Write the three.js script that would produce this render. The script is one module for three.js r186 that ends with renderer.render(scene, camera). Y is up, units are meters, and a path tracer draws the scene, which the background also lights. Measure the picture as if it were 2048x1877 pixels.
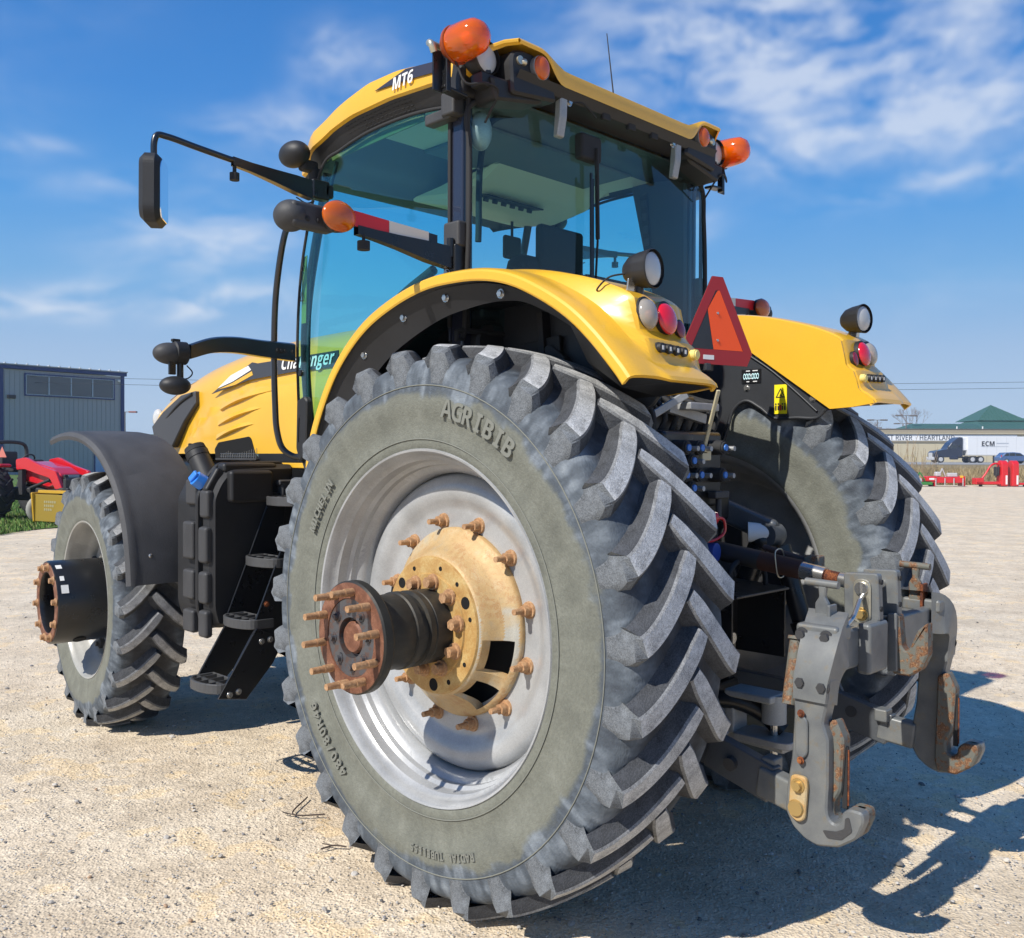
import * as THREE from 'three';
import { RoundedBoxGeometry } from 'three/addons/geometries/RoundedBoxGeometry.js';
import { mergeGeometries, mergeVertices, toCreasedNormals } from 'three/addons/utils/BufferGeometryUtils.js';
import { FontLoader } from 'three/addons/loaders/FontLoader.js';
import { TextGeometry } from 'three/addons/geometries/TextGeometry.js';
import { ImprovedNoise } from 'three/addons/math/ImprovedNoise.js';

// ------------------------------------------------------------------ camera
const scene = new THREE.Scene();
const camera = new THREE.PerspectiveCamera(52.8, 1024 / 938, 0.05, 3000);
camera.position.set(-3.1714, 1.5453, 2.5272);
camera.rotation.order = 'YXZ';
camera.rotation.set(-0.0126, -0.7841, 0.0034);
const renderer = new THREE.WebGLRenderer({ antialias: true });
renderer.setSize(1024, 938);
renderer.toneMapping = THREE.LinearToneMapping;
renderer.toneMappingExposure = 1.12;
renderer.shadowMap.enabled = true;

// ------------------------------------------------------------------ noise
let seed = 7;
const rnd = () => { seed = (seed * 1664525 + 1013904223) >>> 0; return seed / 4294967296; };
const rr = (a, b) => a + (b - a) * rnd();
const PN = new ImprovedNoise();
const fbm = (x, y, z, o = 4) => { let s = 0, a = 0.5; for (let i = 0; i < o; i++) { s += a * PN.noise(x, y, z); x *= 2.03; y *= 2.03; z *= 2.03; a *= 0.5; } return s; };
const clamp = (v, a = 0, b = 1) => Math.min(b, Math.max(a, v));
const sstep = (a, b, v) => { const t = clamp((v - a) / (b - a)); return t * t * (3 - 2 * t); };
const mix = (a, b, t) => a + (b - a) * t;

// ------------------------------------------------------------------ sky: clear spring blue with thin cirrus
{
  const W = 2048, H = 1024, d = new Float32Array(W * H * 4);
  const AIR = [[0, .50, .64, .80], [3, .44, .59, .79], [6, .36, .53, .775], [10, .20, .44, .77], [14, .112, .355, .76], [20, .068, .265, .68], [26, .047, .21, .59], [45, .033, .16, .49], [90, .026, .13, .43]];
  // cloud banks: azimuth (deg, 0 = -z, + to the right), elevation, half widths, strength
  const banks = [[66, 21.5, 13, 4.2, 1.0], [58, 24, 8, 3, .8], [50, 25, 5, 3, .4], [72, 18.5, 9, 3, .7], [34, 22.6, 2.2, 1.6, .75], [37, 21.5, 2.2, 2.6, .6], [29.5, 18.6, 3.2, 1.4, .6], [32.5, 18.2, 1.6, 2.2, .5], [27, 12.2, 5.5, 1.7, 1.1], [28, 8.9, 4.0, 1.15, 1.9], [20.5, 8.4, 2.6, 1.0, 1.8], [17, 8, 2, .7, 1.3],
    [20, 14.6, 3.2, .7, .6], [18, 16.2, 2.4, .6, .55], [26, 15.5, 3.4, .8, .45], [70, 14.9, 7, .8, .6], [56, 13.6, 1.8, 1.2, .5], [62, 17.2, 6, 1.2, .3], [52, 6, 12, 1.4, .12], [70, 9, 9, 1.4, .16],
    [100, 18, 14, 4, .6], [140, 24, 16, 4, .5], [190, 15, 18, 3, .6], [240, 28, 20, 5, .5], [300, 18, 16, 3, .6], [-20, 22, 12, 3, .5]];
  for (let j = 0; j < H; j++) for (let i = 0; i < W; i++) {
    const el = ((j + .5) / H - .5) * 180, az = ((i + .5) / W - .5) * 360 + 90;   // u = .5 looks along +x
    const a = ((az + 540) % 360) - 180, e = Math.max(el, 0);
    // clear air
    let q = 1; while (q < AIR.length - 1 && AIR[q][0] < e) q++;
    const t = clamp((e - AIR[q - 1][0]) / (AIR[q][0] - AIR[q - 1][0]));
    let [r, g, b] = [1, 2, 3].map(c => mix(AIR[q - 1][c], AIR[q][c], t) / 1.12);
    if (el < 0) { r *= .8; g *= .8; b *= .8; }
    // cirrus: stretched, feathered noise, denser inside the banks
    const A = a * Math.PI / 180, E = e * Math.PI / 180;
    const cx = Math.sin(A) * Math.cos(E) * 6, cz = Math.cos(A) * Math.cos(E) * 6, cy = Math.sin(E) * 6;
    const wx = fbm(cx * .8 + 3, cy * 1.3, cz * .8, 3) * 1.4;
    const n = fbm(cx * 1.5 + wx * 1.6, cy * 3.6 + wx * 1.3, cz * 1.5 + 7.3, 6) + .55 * fbm(cx * 5 + wx * 3.5, cy * 13 + wx * 3, cz * 5, 5);
    let m = .16 * sstep(-.05, .5, fbm(cx * .45 + 9, cy * .9, cz * .45, 3) - .02) * sstep(4, 14, e);
    for (const [ba, be, bw, bh, bs] of banks) {
      const u = (a - ba) / bw, v = (e - be - .10 * (a - ba)) / bh, q = u * u + v * v;
      if (q < 5) m += bs * Math.exp(-q * 1.1);
    }
    const c = clamp(Math.pow(clamp(m * (.56 + 1.35 * n)), 1.2) * .74, 0, .70) * sstep(0, 3, e);
    const k = (j * W + i) * 4;
    d[k] = mix(r, .66, c); d[k + 1] = mix(g, .72, c); d[k + 2] = mix(b, .82, c); d[k + 3] = 1;
  }
  const sky = new THREE.DataTexture(d, W, H, THREE.RGBAFormat, THREE.FloatType);
  sky.mapping = THREE.EquirectangularReflectionMapping; sky.magFilter = THREE.LinearFilter; sky.minFilter = THREE.LinearFilter; sky.needsUpdate = true;
  scene.background = sky; scene.environment = sky;
}
// ------------------------------------------------------------------ sun: from the tractor's left, 44 degrees up
const sun = new THREE.DirectionalLight(new THREE.Color().setRGB(1, .955, .88), 5);
sun.position.set(-20, 19.3, -1.2); sun.target.position.set(0, 0, 0);
sun.castShadow = true; sun.shadow.mapSize.set(4096, 4096);
Object.assign(sun.shadow.camera, { left: -12, right: 12, top: 12, bottom: -12, near: 1, far: 80 });
scene.add(sun, sun.target);
scene.fog = new THREE.FogExp2(new THREE.Color().setRGB(.62, .72, .86), .0006);
// ------------------------------------------------------------------ helpers
let MIR = false;                                   // mirror what is built about x = 0 (right hand side)
const V3 = (x, y, z) => new THREE.Vector3(x, y, z);
function strip(g) {
  let q = g.index ? g.toNonIndexed() : g.clone();
  for (const k of Object.keys(q.attributes)) if (!['position', 'normal', 'uv', 'color'].includes(k)) q.deleteAttribute(k);
  q.morphAttributes = {}; q.clearGroups();
  if (!q.attributes.normal) q.computeVertexNormals();
  if (!g.userData.keepUV) boxUV(q);
  q.userData = {};
  return q;
}
function boxUV(g) {
  const p = g.attributes.position, n = g.attributes.normal, uv = new Float32Array(p.count * 2);
  for (let i = 0; i < p.count; i += 3) {
    let nx = 0, ny = 0, nz = 0;
    for (let k = 0; k < 3; k++) { nx += Math.abs(n.getX(i + k)); ny += Math.abs(n.getY(i + k)); nz += Math.abs(n.getZ(i + k)); }
    for (let k = 0; k < 3; k++) {
      const x = p.getX(i + k), y = p.getY(i + k), z = p.getZ(i + k);
      const [u, v] = nx >= ny && nx >= nz ? [z, y] : ny >= nz ? [x, z] : [x, y];
      uv[(i + k) * 2] = u; uv[(i + k) * 2 + 1] = v;
    }
  }
  g.setAttribute('uv', new THREE.BufferAttribute(uv, 2));
}
function mirrored(g) {
  const q = g.index ? g.toNonIndexed() : g.clone();
  const p = q.attributes.position, n = q.attributes.normal;
  for (let i = 0; i < p.count; i++) { p.setX(i, -p.getX(i)); if (n) n.setX(i, -n.getX(i)); }
  for (const k of Object.keys(q.attributes)) {
    const a = q.attributes[k], s = a.itemSize;
    for (let i = 0; i < a.count; i += 3) for (let c = 0; c < s; c++) { const t = a.array[(i + 1) * s + c]; a.array[(i + 1) * s + c] = a.array[(i + 2) * s + c]; a.array[(i + 2) * s + c] = t; }
  }
  return q;
}
function join(...gs) {
  const L = gs.flat(9).filter(Boolean).map(strip);
  const anyCol = L.some(g => g.attributes.color);
  if (anyCol) for (const g of L) if (!g.attributes.color) g.setAttribute('color', new THREE.BufferAttribute(new Float32Array(g.attributes.position.count * 3).fill(1), 3));
  const m = L.length === 1 ? L[0] : mergeGeometries(L, false);
  return m;
}
function shadowed(m) { m.castShadow = true; m.receiveShadow = true; return m; }
function mk(name, gs, mat, parent) {
  let g = join(gs); if (MIR) g = mirrored(g);
  const m = shadowed(new THREE.Mesh(g, mat)); m.name = name; (parent || scene).add(m); return m;
}
function grp(name, parent, x = 0, y = 0, z = 0) { const o = new THREE.Group(); o.name = name; o.position.set(MIR ? -x : x, y, z); (parent || scene).add(o); return o; }
const used = {};
function thing(o, label, category, group) {
  if (o.userData.kind === undefined && !o.parent) scene.add(o);
  const base = o.name; used[base] = (used[base] || 0) + 1; if (used[base] > 1) o.name = base + '_' + String(used[base] - 1).padStart(3, '0');
  o.userData.label = label; o.userData.category = category; if (group) o.userData.group = group; return o;
}
const M4 = (x, y, z, rx = 0, ry = 0, rz = 0, o = 'XYZ') => new THREE.Matrix4().compose(V3(x, y, z), new THREE.Quaternion().setFromEuler(new THREE.Euler(rx, ry, rz, o)), V3(1, 1, 1));
const put = (g, x = 0, y = 0, z = 0, rx = 0, ry = 0, rz = 0) => g.applyMatrix4(M4(x, y, z, rx, ry, rz));
// rounded box
const bx = (w, h, d, x = 0, y = 0, z = 0, r = .006, rx = 0, ry = 0, rz = 0) =>
  put(r > 0 ? new RoundedBoxGeometry(w, h, d, 1, Math.min(r, w * .49, h * .49, d * .49)) : new THREE.BoxGeometry(w, h, d), x, y, z, rx, ry, rz);
// box between two points
function bar(a, b, w, h, r = .004, roll = 0) {
  const A = V3(...a), B = V3(...b), D = B.clone().sub(A), L = D.length();
  const g = r > 0 ? new RoundedBoxGeometry(w, h, L, 1, Math.min(r, w * .49, h * .49)) : new THREE.BoxGeometry(w, h, L);
  const m = new THREE.Matrix4().lookAt(A, B, Math.abs(D.y / L) > .95 ? V3(1, 0, 0) : V3(0, 1, 0));
  g.applyMatrix4(new THREE.Matrix4().makeRotationZ(roll)); g.applyMatrix4(m);
  const c = A.add(B).multiplyScalar(.5); g.translate(c.x, c.y, c.z); return g;
}
function rod(a, b, r1, r2 = r1, seg = 20) {
  const A = V3(...a), B = V3(...b), D = B.clone().sub(A), L = D.length();
  const g = new THREE.CylinderGeometry(r2, r1, L, seg, 1);
  g.applyQuaternion(new THREE.Quaternion().setFromUnitVectors(V3(0, 1, 0), D.normalize()));
  const c = A.add(B).multiplyScalar(.5); g.translate(c.x, c.y, c.z); return g;
}
function tube(pts, r, seg = 40, rs = 10, closed = false, tension = .5) {
  const c = new THREE.CatmullRomCurve3(pts.map(p => V3(...p)), closed, 'centripetal', tension);
  return new THREE.TubeGeometry(c, seg, r, rs, closed);
}
// surface of revolution about the x axis: profile of [x, r]
function latheX(prof, seg = 64, a0 = 0, a1 = Math.PI * 2) {
  const g = new THREE.LatheGeometry(prof.map(([x, r]) => new THREE.Vector2(r, x)), seg, a0, a1 - a0);
  g.rotateZ(-Math.PI / 2); return toCreasedNormals(g, .6);
}
const latheY = (prof, seg = 40) => toCreasedNormals(new THREE.LatheGeometry(prof.map(([r, y]) => new THREE.Vector2(r, y)), seg), .6);
function shapeOf(pts, holes = []) {
  const s = new THREE.Shape(pts.map(p => new THREE.Vector2(...p)));
  for (const h of holes) s.holes.push(Array.isArray(h) ? new THREE.Path(h.map(p => new THREE.Vector2(...p))) : h);
  return s;
}
function rpoly(pts, r, n = 4) {                    // round the corners of a polygon
  const o = [];
  for (let i = 0; i < pts.length; i++) {
    const P = pts[(i + pts.length - 1) % pts.length], C = pts[i], N = pts[(i + 1) % pts.length];
    const rad = C[2] ?? r, a = [P[0] - C[0], P[1] - C[1]], b = [N[0] - C[0], N[1] - C[1]], la = Math.hypot(...a), lb = Math.hypot(...b), k = Math.min(rad, la * .48, lb * .48);
    if (k < 1e-5) { o.push([C[0], C[1]]); continue; }
    const p0 = [C[0] + a[0] / la * k, C[1] + a[1] / la * k], p1 = [C[0] + b[0] / lb * k, C[1] + b[1] / lb * k];
    for (let t = 0; t <= n; t++) { const u = t / n; o.push([p0[0] * (1 - u) ** 2 + 2 * C[0] * u * (1 - u) + p1[0] * u * u, p0[1] * (1 - u) ** 2 + 2 * C[1] * u * (1 - u) + p1[1] * u * u]); }
  }
  return o;
}
const circlePath = (x, y, r) => { const p = new THREE.Path(); p.absarc(x, y, r, 0, Math.PI * 2, true); return p; };
function ext(shape, depth, bev = .004) {
  const s = shape instanceof THREE.Shape ? shape : shapeOf(shape);
  const g = new THREE.ExtrudeGeometry(s, { depth: depth - 2 * bev, bevelEnabled: bev > 0, bevelThickness: bev, bevelSize: bev, bevelOffset: -bev, bevelSegments: 1, curveSegments: 12 });
  g.translate(0, 0, bev); return g;
}
// plates: outline in (z, y) -> slab from x0 to x1 ; outline in (x, y) -> slab z0..z1 ; outline in (x, z) -> slab y0..y1
const slabX = (sh, x0, x1, b) => { const g = ext(sh, Math.abs(x1 - x0), b); g.rotateY(-Math.PI / 2); g.translate(Math.max(x0, x1), 0, 0); return g; };
const slabZ = (sh, z0, z1, b) => { const g = ext(sh, Math.abs(z1 - z0), b); g.translate(0, 0, Math.min(z0, z1)); return g; };
const slabY = (sh, y0, y1, b) => { const g = ext(sh, Math.abs(y1 - y0), b); g.rotateX(Math.PI / 2); g.translate(0, Math.max(y0, y1), 0); return g; };
// loft through rows of points (each the same length)
function loft(rows, closeU = false, crease = .7) {
  const n = rows.length, m = rows[0].length, pos = [], idx = [], uv = [];
  for (const r of rows) r.forEach((p, j) => { pos.push(...p); uv.push(j / (m - 1), 0); });
  const mm = closeU ? m : m - 1;
  for (let i = 0; i < n - 1; i++) for (let j = 0; j < mm; j++) {
    const a = i * m + j, b = i * m + (j + 1) % m, c = a + m, d = (i + 1) * m + (j + 1) % m; idx.push(a, c, b, b, c, d);
  }
  const g = new THREE.BufferGeometry(); g.setAttribute('position', new THREE.Float32BufferAttribute(pos, 3)); g.setAttribute('uv', new THREE.Float32BufferAttribute(uv, 2)); g.setIndex(idx);
  return toCreasedNormals(g, crease);
}
// thick sheet from rows: front, back and rim
function sheet(rows, th, crease = .7) {
  const n = rows.length, m = rows[0].length, nor = rows.map((r, i) => r.map((p, j) => {
    const a = V3(...rows[Math.min(i + 1, n - 1)][j]).sub(V3(...rows[Math.max(i - 1, 0)][j])), b = V3(...r[Math.min(j + 1, m - 1)]).sub(V3(...r[Math.max(j - 1, 0)]));
    return a.cross(b).normalize();
  }));
  const back = rows.map((r, i) => r.map((p, j) => [p[0] - nor[i][j].x * th, p[1] - nor[i][j].y * th, p[2] - nor[i][j].z * th]));
  const edge = (get, c) => loft([...Array(c).keys()].map(k => get(k)), false, crease);
  return [loft(rows, false, crease), loft(back.map(r => [...r].reverse()), false, crease),
    edge(k => [rows[0][k], back[0][k]], m), edge(k => [back[n - 1][k], rows[n - 1][k]], m), edge(k => [back[k][0], rows[k][0]], n), edge(k => [rows[k][m - 1], back[k][m - 1]], n)];
}
function spl(pts, n) {                              // resample a polyline (any dimension) smoothly
  const c = new THREE.CatmullRomCurve3(pts.map(p => V3(p[0], p[1], p[2] || 0)), false, 'centripetal');
  return c.getSpacedPoints(n - 1).map(v => [v.x, v.y, v.z]);
}
const hexHead = (r, h) => { const g = new THREE.CylinderGeometry(r * .93, r, h, 6); return g; };
// bolt pointing along -x (outward on the left): flange washer, hex and thread end
function boltX(r, len, stud = 0) {
  const L = [rod([0, 0, 0], [-len * .25, 0, 0], r * 1.45, r * 1.35, 16)];
  const h = hexHead(r, len * .75); h.rotateZ(Math.PI / 2); h.translate(-len * .625, 0, 0); L.push(h);
  if (stud) L.push(rod([-len, 0, 0], [-len - stud, 0, 0], r * .52, r * .48, 12));
  return L;
}
function boltZ(r, len) { const a = join(boltX(r, len)); a.rotateY(Math.PI / 2); return a; }  // head towards +z
const moved = (gs, x, y, z, rx = 0, ry = 0, rz = 0) => { const g = join(gs); g.applyMatrix4(M4(x, y, z, rx, ry, rz)); return g; };
const tinted = (g, r, gg, b) => { const q = join(g), n = q.attributes.position.count, c = new Float32Array(n * 3); for (let i = 0; i < n; i++) { c[i * 3] = r; c[i * 3 + 1] = gg; c[i * 3 + 2] = b; } q.setAttribute('color', new THREE.BufferAttribute(c, 3)); return q; };

// ------------------------------------------------------------------ procedural textures
function dtex(n, fn, srgb = false, rep = 1, h = n) {
  const d = new Uint8Array(n * h * 4);
  for (let j = 0; j < h; j++) for (let i = 0; i < n; i++) { const c = fn(i / n, j / h), k = (j * n + i) * 4; for (let q = 0; q < 3; q++) d[k + q] = clamp(c[q] ?? c[0], 0, 1) * 255; d[k + 3] = 255; }
  const t = new THREE.DataTexture(d, n, h); t.wrapS = t.wrapT = THREE.RepeatWrapping; t.magFilter = THREE.LinearFilter; t.minFilter = THREE.LinearMipmapLinearFilter; t.generateMipmaps = true;
  if (srgb) t.colorSpace = THREE.SRGBColorSpace; t.repeat.set(rep, rep); t.anisotropy = 8; t.needsUpdate = true; return t;
}
// tileable noise: value noise on a wrapped lattice
function tileNoise(cells, s) {
  let q = s * 7919 + 13; const r = () => { q = (q * 1664525 + 1013904223) >>> 0; return q / 4294967296; };
  const L = new Float32Array(cells * cells).map(r);
  return (u, v) => { const x = u * cells, y = v * cells, i = Math.floor(x), j = Math.floor(y), f = x - i, g = y - j, a = f * f * (3 - 2 * f), b = g * g * (3 - 2 * g), m = cells;
    const P = (i, j) => L[((j % m) + m) % m * m + ((i % m) + m) % m];
    return mix(mix(P(i, j), P(i + 1, j), a), mix(P(i, j + 1), P(i + 1, j + 1), a), b); };
}
function tfbm(c0, oct, s, gain = .5) { const L = []; for (let o = 0; o < oct; o++) L.push(tileNoise(c0 << o, s + o * 3)); return (u, v) => { let t = 0, a = 1, w = 0; for (const f of L) { t += a * f(u, v); w += a; a *= gain; } return t / w; }; }
const ramp = (stops, t) => { for (let i = 1; i < stops.length; i++) if (t <= stops[i][0]) { const a = stops[i - 1], b = stops[i], k = clamp((t - a[0]) / (b[0] - a[0])); return [1, 2, 3].map(q => mix(a[q], b[q], k)); } return stops[stops.length - 1].slice(1); };
const N1 = tfbm(8, 5, 1), N2 = tfbm(16, 5, 5), N3 = tfbm(64, 3, 9), N4 = tfbm(4, 6, 21);
const sp = tileNoise(220, 77), sp2 = tileNoise(400, 78);
const STD = (o) => new THREE.MeshStandardMaterial(o), PHY = (o) => new THREE.MeshPhysicalMaterial(o);
const C = (r, g, b) => new THREE.Color().setRGB(r, g, b);
const grainBump = dtex(512, (u, v) => [.5 * N3(u, v) + .5 * sp(u, v)], false, 3);
const softRough = dtex(512, (u, v) => [.45 + .35 * N2(u, v), .45 + .35 * N2(u, v)], false, 1.3);
const dustMap = dtex(512, (u, v) => { const a = .84 + .22 * (N1(u, v) - .5) + .08 * (sp2(u, v) - .5); return [a, a, a * .99]; }, true, 1.1);
const paintMap = dtex(512, (u, v) => { const a = .965 + .05 * (N1(u, v) - .5) + .03 * (sp2(u, v) - .5); return [a, a, a]; }, true, .8);
const rustMap = dtex(1024, (u, v) => {             // brown rust with orange bloom and dark pits
  const n = N1(u, v), f = N3(u, v), p = sp(u, v);
  const c = ramp([[0, .16, .09, .06], [.4, .36, .18, .10], [.55, .55, .29, .14], [.7, .68, .42, .22], [1, .78, .55, .33]], n * .75 + f * .35 - .05);
  const k = .85 + .3 * (p - .5); return [c[0] * k, c[1] * k, c[2] * k];
}, true, 4);
const MT = {
  yellow: PHY({ color: C(.84, .465, .028), roughness: .38, clearcoat: .55, clearcoatRoughness: .18, map: paintMap }),
  black: STD({ color: C(.017, .0175, .019), roughness: .5, roughnessMap: softRough, map: dustMap }),
  gloss: PHY({ color: C(.012, .012, .014), roughness: .3, clearcoat: .6, clearcoatRoughness: .12 }),
  plastic: STD({ color: C(.062, .062, .066), roughness: .62, map: dustMap, bumpMap: grainBump, bumpScale: .0006 }),
  plasticDark: STD({ color: C(.022, .022, .024), roughness: .55, map: dustMap, bumpMap: grainBump, bumpScale: .0004 }),
  hollow: STD({ color: C(.004, .004, .004), roughness: 1 }),
  rubber: STD({ color: C(.02, .02, .021), roughness: .8 }),
  grey: PHY({ color: C(.115, .125, .140), roughness: .38, clearcoat: .35, clearcoatRoughness: .3, map: dustMap }),
  greyDark: STD({ color: C(.045, .048, .055), roughness: .5, map: dustMap }),
  panel: STD({ color: C(.040, .043, .050), roughness: .45, map: dustMap }),
  steel: STD({ color: C(.52, .51, .48), roughness: .42, metalness: .85, roughnessMap: softRough }),
  zinc: STD({ color: C(.60, .56, .44), roughness: .38, metalness: .8 }),
  zincY: STD({ color: C(.55, .38, .15), roughness: .42, metalness: .7 }),
  aluminium: STD({ color: C(.50, .51, .52), roughness: .5, metalness: .35, map: dustMap }),
  rust: STD({ map: rustMap, roughness: .85, bumpMap: grainBump, bumpScale: .0012 }),
  beige: STD({ color: C(.62, .59, .46), roughness: .8 }),
  white: STD({ color: C(.78, .78, .76), roughness: .5 }),
  blueCap: PHY({ color: C(.03, .22, .72), roughness: .4, clearcoat: .3 }),
  orange: PHY({ color: C(1, .19, .003), roughness: .12, clearcoat: 1, clearcoatRoughness: .04, transmission: .5, thickness: 0, ior: 1.49 }),
  redLens: PHY({ color: C(.62, .008, .02), roughness: .2, clearcoat: 1, clearcoatRoughness: .08 }),
  redDark: PHY({ color: C(.20, .012, .02), roughness: .3, clearcoat: .7 }),
  lens: PHY({ color: C(.86, .87, .86), roughness: .22, clearcoat: 1, clearcoatRoughness: .05, transmission: .45, thickness: 0 }),
  lensSmoke: PHY({ color: C(.62, .56, .48), roughness: .14, clearcoat: 1, transmission: .5, thickness: 0 }),
  mirror: STD({ color: C(.85, .88, .92), roughness: .02, metalness: 1 }),
  glass: PHY({ color: C(.66, .95, .955), roughness: .0, transmission: 1, thickness: 0, ior: 1.5 }),
  clearGlass: PHY({ color: C(.70, .95, .955), roughness: .0, transmission: 1, thickness: 0, ior: 1.5 }),
  redPaint: PHY({ color: C(.55, .012, .02), roughness: .3, clearcoat: .6 }),
  seat: STD({ color: C(.018, .02, .024), roughness: .9 }),
};
const fontBold = await new FontLoader().loadAsync('fonts/droid/droid_sans_bold.typeface.json');
const fontReg = await new FontLoader().loadAsync('fonts/droid/droid_sans_regular.typeface.json');
function txt(s, size, depth, font = fontBold, curve = 3) {
  const g = new TextGeometry(s, { font, size, depth, curveSegments: curve, bevelEnabled: false }); g.computeBoundingBox(); const b = g.boundingBox; g.translate(-(b.min.x + b.max.x) / 2, -(b.min.y + b.max.y) / 2, 0); return g;
}
// ------------------------------------------------------------------ ground
const gravelMap = dtex(2048, (u, v) => {
  const a = N1(u, v), b = N2(u, v), f = N3(u, v), p = sp2(u, v), q = sp(u, v);
  let c = ramp([[0, .70, .655, .59], [.4, .79, .745, .68], [.6, .845, .805, .745], [1, .89, .86, .81]], .5 * a + .3 * b + .2 * f);
  let k = 1 + .11 * (p - .5) + .09 * (f - .5);
  if (p > .86) k *= 1.08;
  if (q > .92) k *= .87;
  if (p < .06 && b < .5) { k *= .70; }
  const w = sstep(.62, .7, b) * .05; return [c[0] * k + w * .4, c[1] * k - w * .1, c[2] * k - w];
}, true, 1);
const gravelBump = dtex(2048, (u, v) => [.12 * N2(u, v) + .30 * N3(u, v) + .32 * sp(u, v) + .34 * sp2(u, v)], false, 1);
gravelMap.repeat.set(1 / 2.3, 1 / 2.3); gravelBump.repeat.set(1 / 2.3, 1 / 2.3);
const gravelMat = STD({ map: gravelMap, bumpMap: gravelBump, bumpScale: .010, roughness: .95, vertexColors: true, color: C(1.0, .935, .82) });
{
  const cx = camera.position.x, cz = camera.position.z, NA = 640, rad = [0];
  for (let r = .25; r < 2600; r *= r < 16 ? 1.0125 : 1.06) rad.push(r); rad.push(2600);
  const pos = [], col = [], uv = [], idx = [];
  rad.forEach((r, i) => { for (let j = 0; j < NA; j++) {
    const a = j / NA * Math.PI * 2, x = cx + r * Math.cos(a), z = cz + r * Math.sin(a);
    const near = 1 - sstep(20, 40, r);
    let y = near * (.016 * fbm(x * .9, 3, z * .9, 3) + .012 * fbm(x * 4.1, 9, z * 4.1, 3) + .005 * fbm(x * 17, 1, z * 17, 2)) - .006;
    const tone = 1 + .16 * fbm(x * .5, 5, z * .5, 4) + .07 * fbm(x * 3, 2, z * 3, 3), warm = .05 * fbm(x * .8 + 4, 7, z * .8, 3);
    pos.push(x, y, z); uv.push(x + .35 * fbm(x * .25, 1, z * .25, 2), z); col.push(tone + warm, tone, tone - warm * 1.2);
  } });
  for (let i = 0; i < rad.length - 1; i++) for (let j = 0; j < NA; j++) { const a = i * NA + j, b = i * NA + (j + 1) % NA, c = a + NA, d = b + NA; idx.push(a, b, c, b, d, c); }
  const g = new THREE.BufferGeometry();
  g.setAttribute('position', new THREE.Float32BufferAttribute(pos, 3)); g.setAttribute('uv', new THREE.Float32BufferAttribute(uv, 2)); g.setAttribute('color', new THREE.Float32BufferAttribute(col, 3)); g.setIndex(idx); g.computeVertexNormals();
  const m = shadowed(new THREE.Mesh(g, gravelMat)); m.name = 'ground'; m.userData.kind = 'structure'; m.userData.label = 'pale compacted limestone gravel yard under the tractor'; scene.add(m);
}
// loose stones on the gravel, too many to count
{
  const base = new THREE.IcosahedronGeometry(1, 1), p = base.attributes.position;
  for (let i = 0; i < p.count; i++) { const v = V3(p.getX(i), p.getY(i), p.getZ(i)), k = 1 + .38 * PN.noise(v.x * 1.6 + 3, v.y * 1.6, v.z * 1.6); p.setXYZ(i, v.x * k, v.y * k * .62, v.z * k); }
  base.computeVertexNormals();
  const n = 52000, im = new THREE.InstancedMesh(base, STD({ color: C(1, 1, 1), roughness: .9 }), n), o = new THREE.Object3D(), c = new THREE.Color();
  const F = [Math.sin(.7841), -Math.cos(.7841)], Rt = [Math.cos(.7841), Math.sin(.7841)];
  for (let i = 0; i < n; i++) {
    const d = 1.6 + 15 * Math.pow(rnd(), 1.7), s = rr(-.68, .68) * d, x = camera.position.x + F[0] * d + Rt[0] * s, z = camera.position.z + F[1] * d + Rt[1] * s;
    const big = rnd(), k = big > .9955 ? rr(.008, .015) : big > .94 ? rr(.004, .008) : rr(.0016, .004);
    o.position.set(x, .001, z); o.rotation.set(rr(-.4, .4), rr(0, 6.3), rr(-.4, .4)); o.scale.set(k, k * rr(.7, 1.1), k * rr(.7, 1.2)); o.updateMatrix(); im.setMatrixAt(i, o.matrix);
    const t = rnd(); if (t > .86) c.setRGB(.16, .15, .14); else if (t > .74) c.setRGB(.28, .27, .27); else if (t > .70) c.setRGB(.42, .28, .18); else { const g = rr(.36, .58); c.setRGB(g, g * .93, g * .83); }
    im.setColorAt(i, c);
  }
  im.name = 'loose_stones'; im.userData = { kind: 'stuff', label: 'loose pebbles scattered over the pale gravel yard', category: 'stones' }; shadowed(im); scene.add(im);
}
// ------------------------------------------------------------------ the tractor: a group at its base, front towards -z
const tractor = grp('tractor', scene);
thing(tractor, 'large yellow and black farm tractor parked on the gravel yard, seen from behind', 'tractor');

// tyre skin: dusty rubber; v runs from the outer bead over the tread to the inner bead
const tyreMap = dtex(1024, (u, v) => {
  const a = N1(u, v), b = N2(u * 1, v), st = N3(u, v * .25), s = sp(u, v);
  const rad = v < .5 ? v * 2 : (1 - v) * 2;          // 0 bead .. 1 tread centre
  const edge = rad + .16 * (a - .5) + .10 * (b - .5) + .05 * (st - .5);
  const khaki = ramp([[0, .34, .345, .315], [.5, .43, .435, .395], [1, .52, .525, .485]], a * .5 + st * .3 + b * .3 - .05);
  const blue = ramp([[0, .18, .20, .23], [.40, .30, .33, .36], [.58, .41, .44, .47], [.8, .54, .57, .59], [1, .62, .65, .67]], (a * .22 + st * .48 + b * .30 - .5) * 1.35 + .42);
  const dark = ramp([[0, .14, .14, .15], [.5, .20, .205, .22], [.75, .29, .30, .32], [1, .42, .44, .46]], b * .6 + st * .4);
  const k1 = sstep(.36, .42, edge), k2 = sstep(.66, .80, edge);
  const c = [0, 1, 2].map(q => mix(mix(khaki[q], blue[q], k1), dark[q], k2)), k = 1 + .10 * (s - .5); return c.map(q => q * k);
}, true, 1);
const tyreBump = dtex(512, (u, v) => [.5 * N3(u, v) + .5 * sp(u, v)], false, 2);
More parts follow.
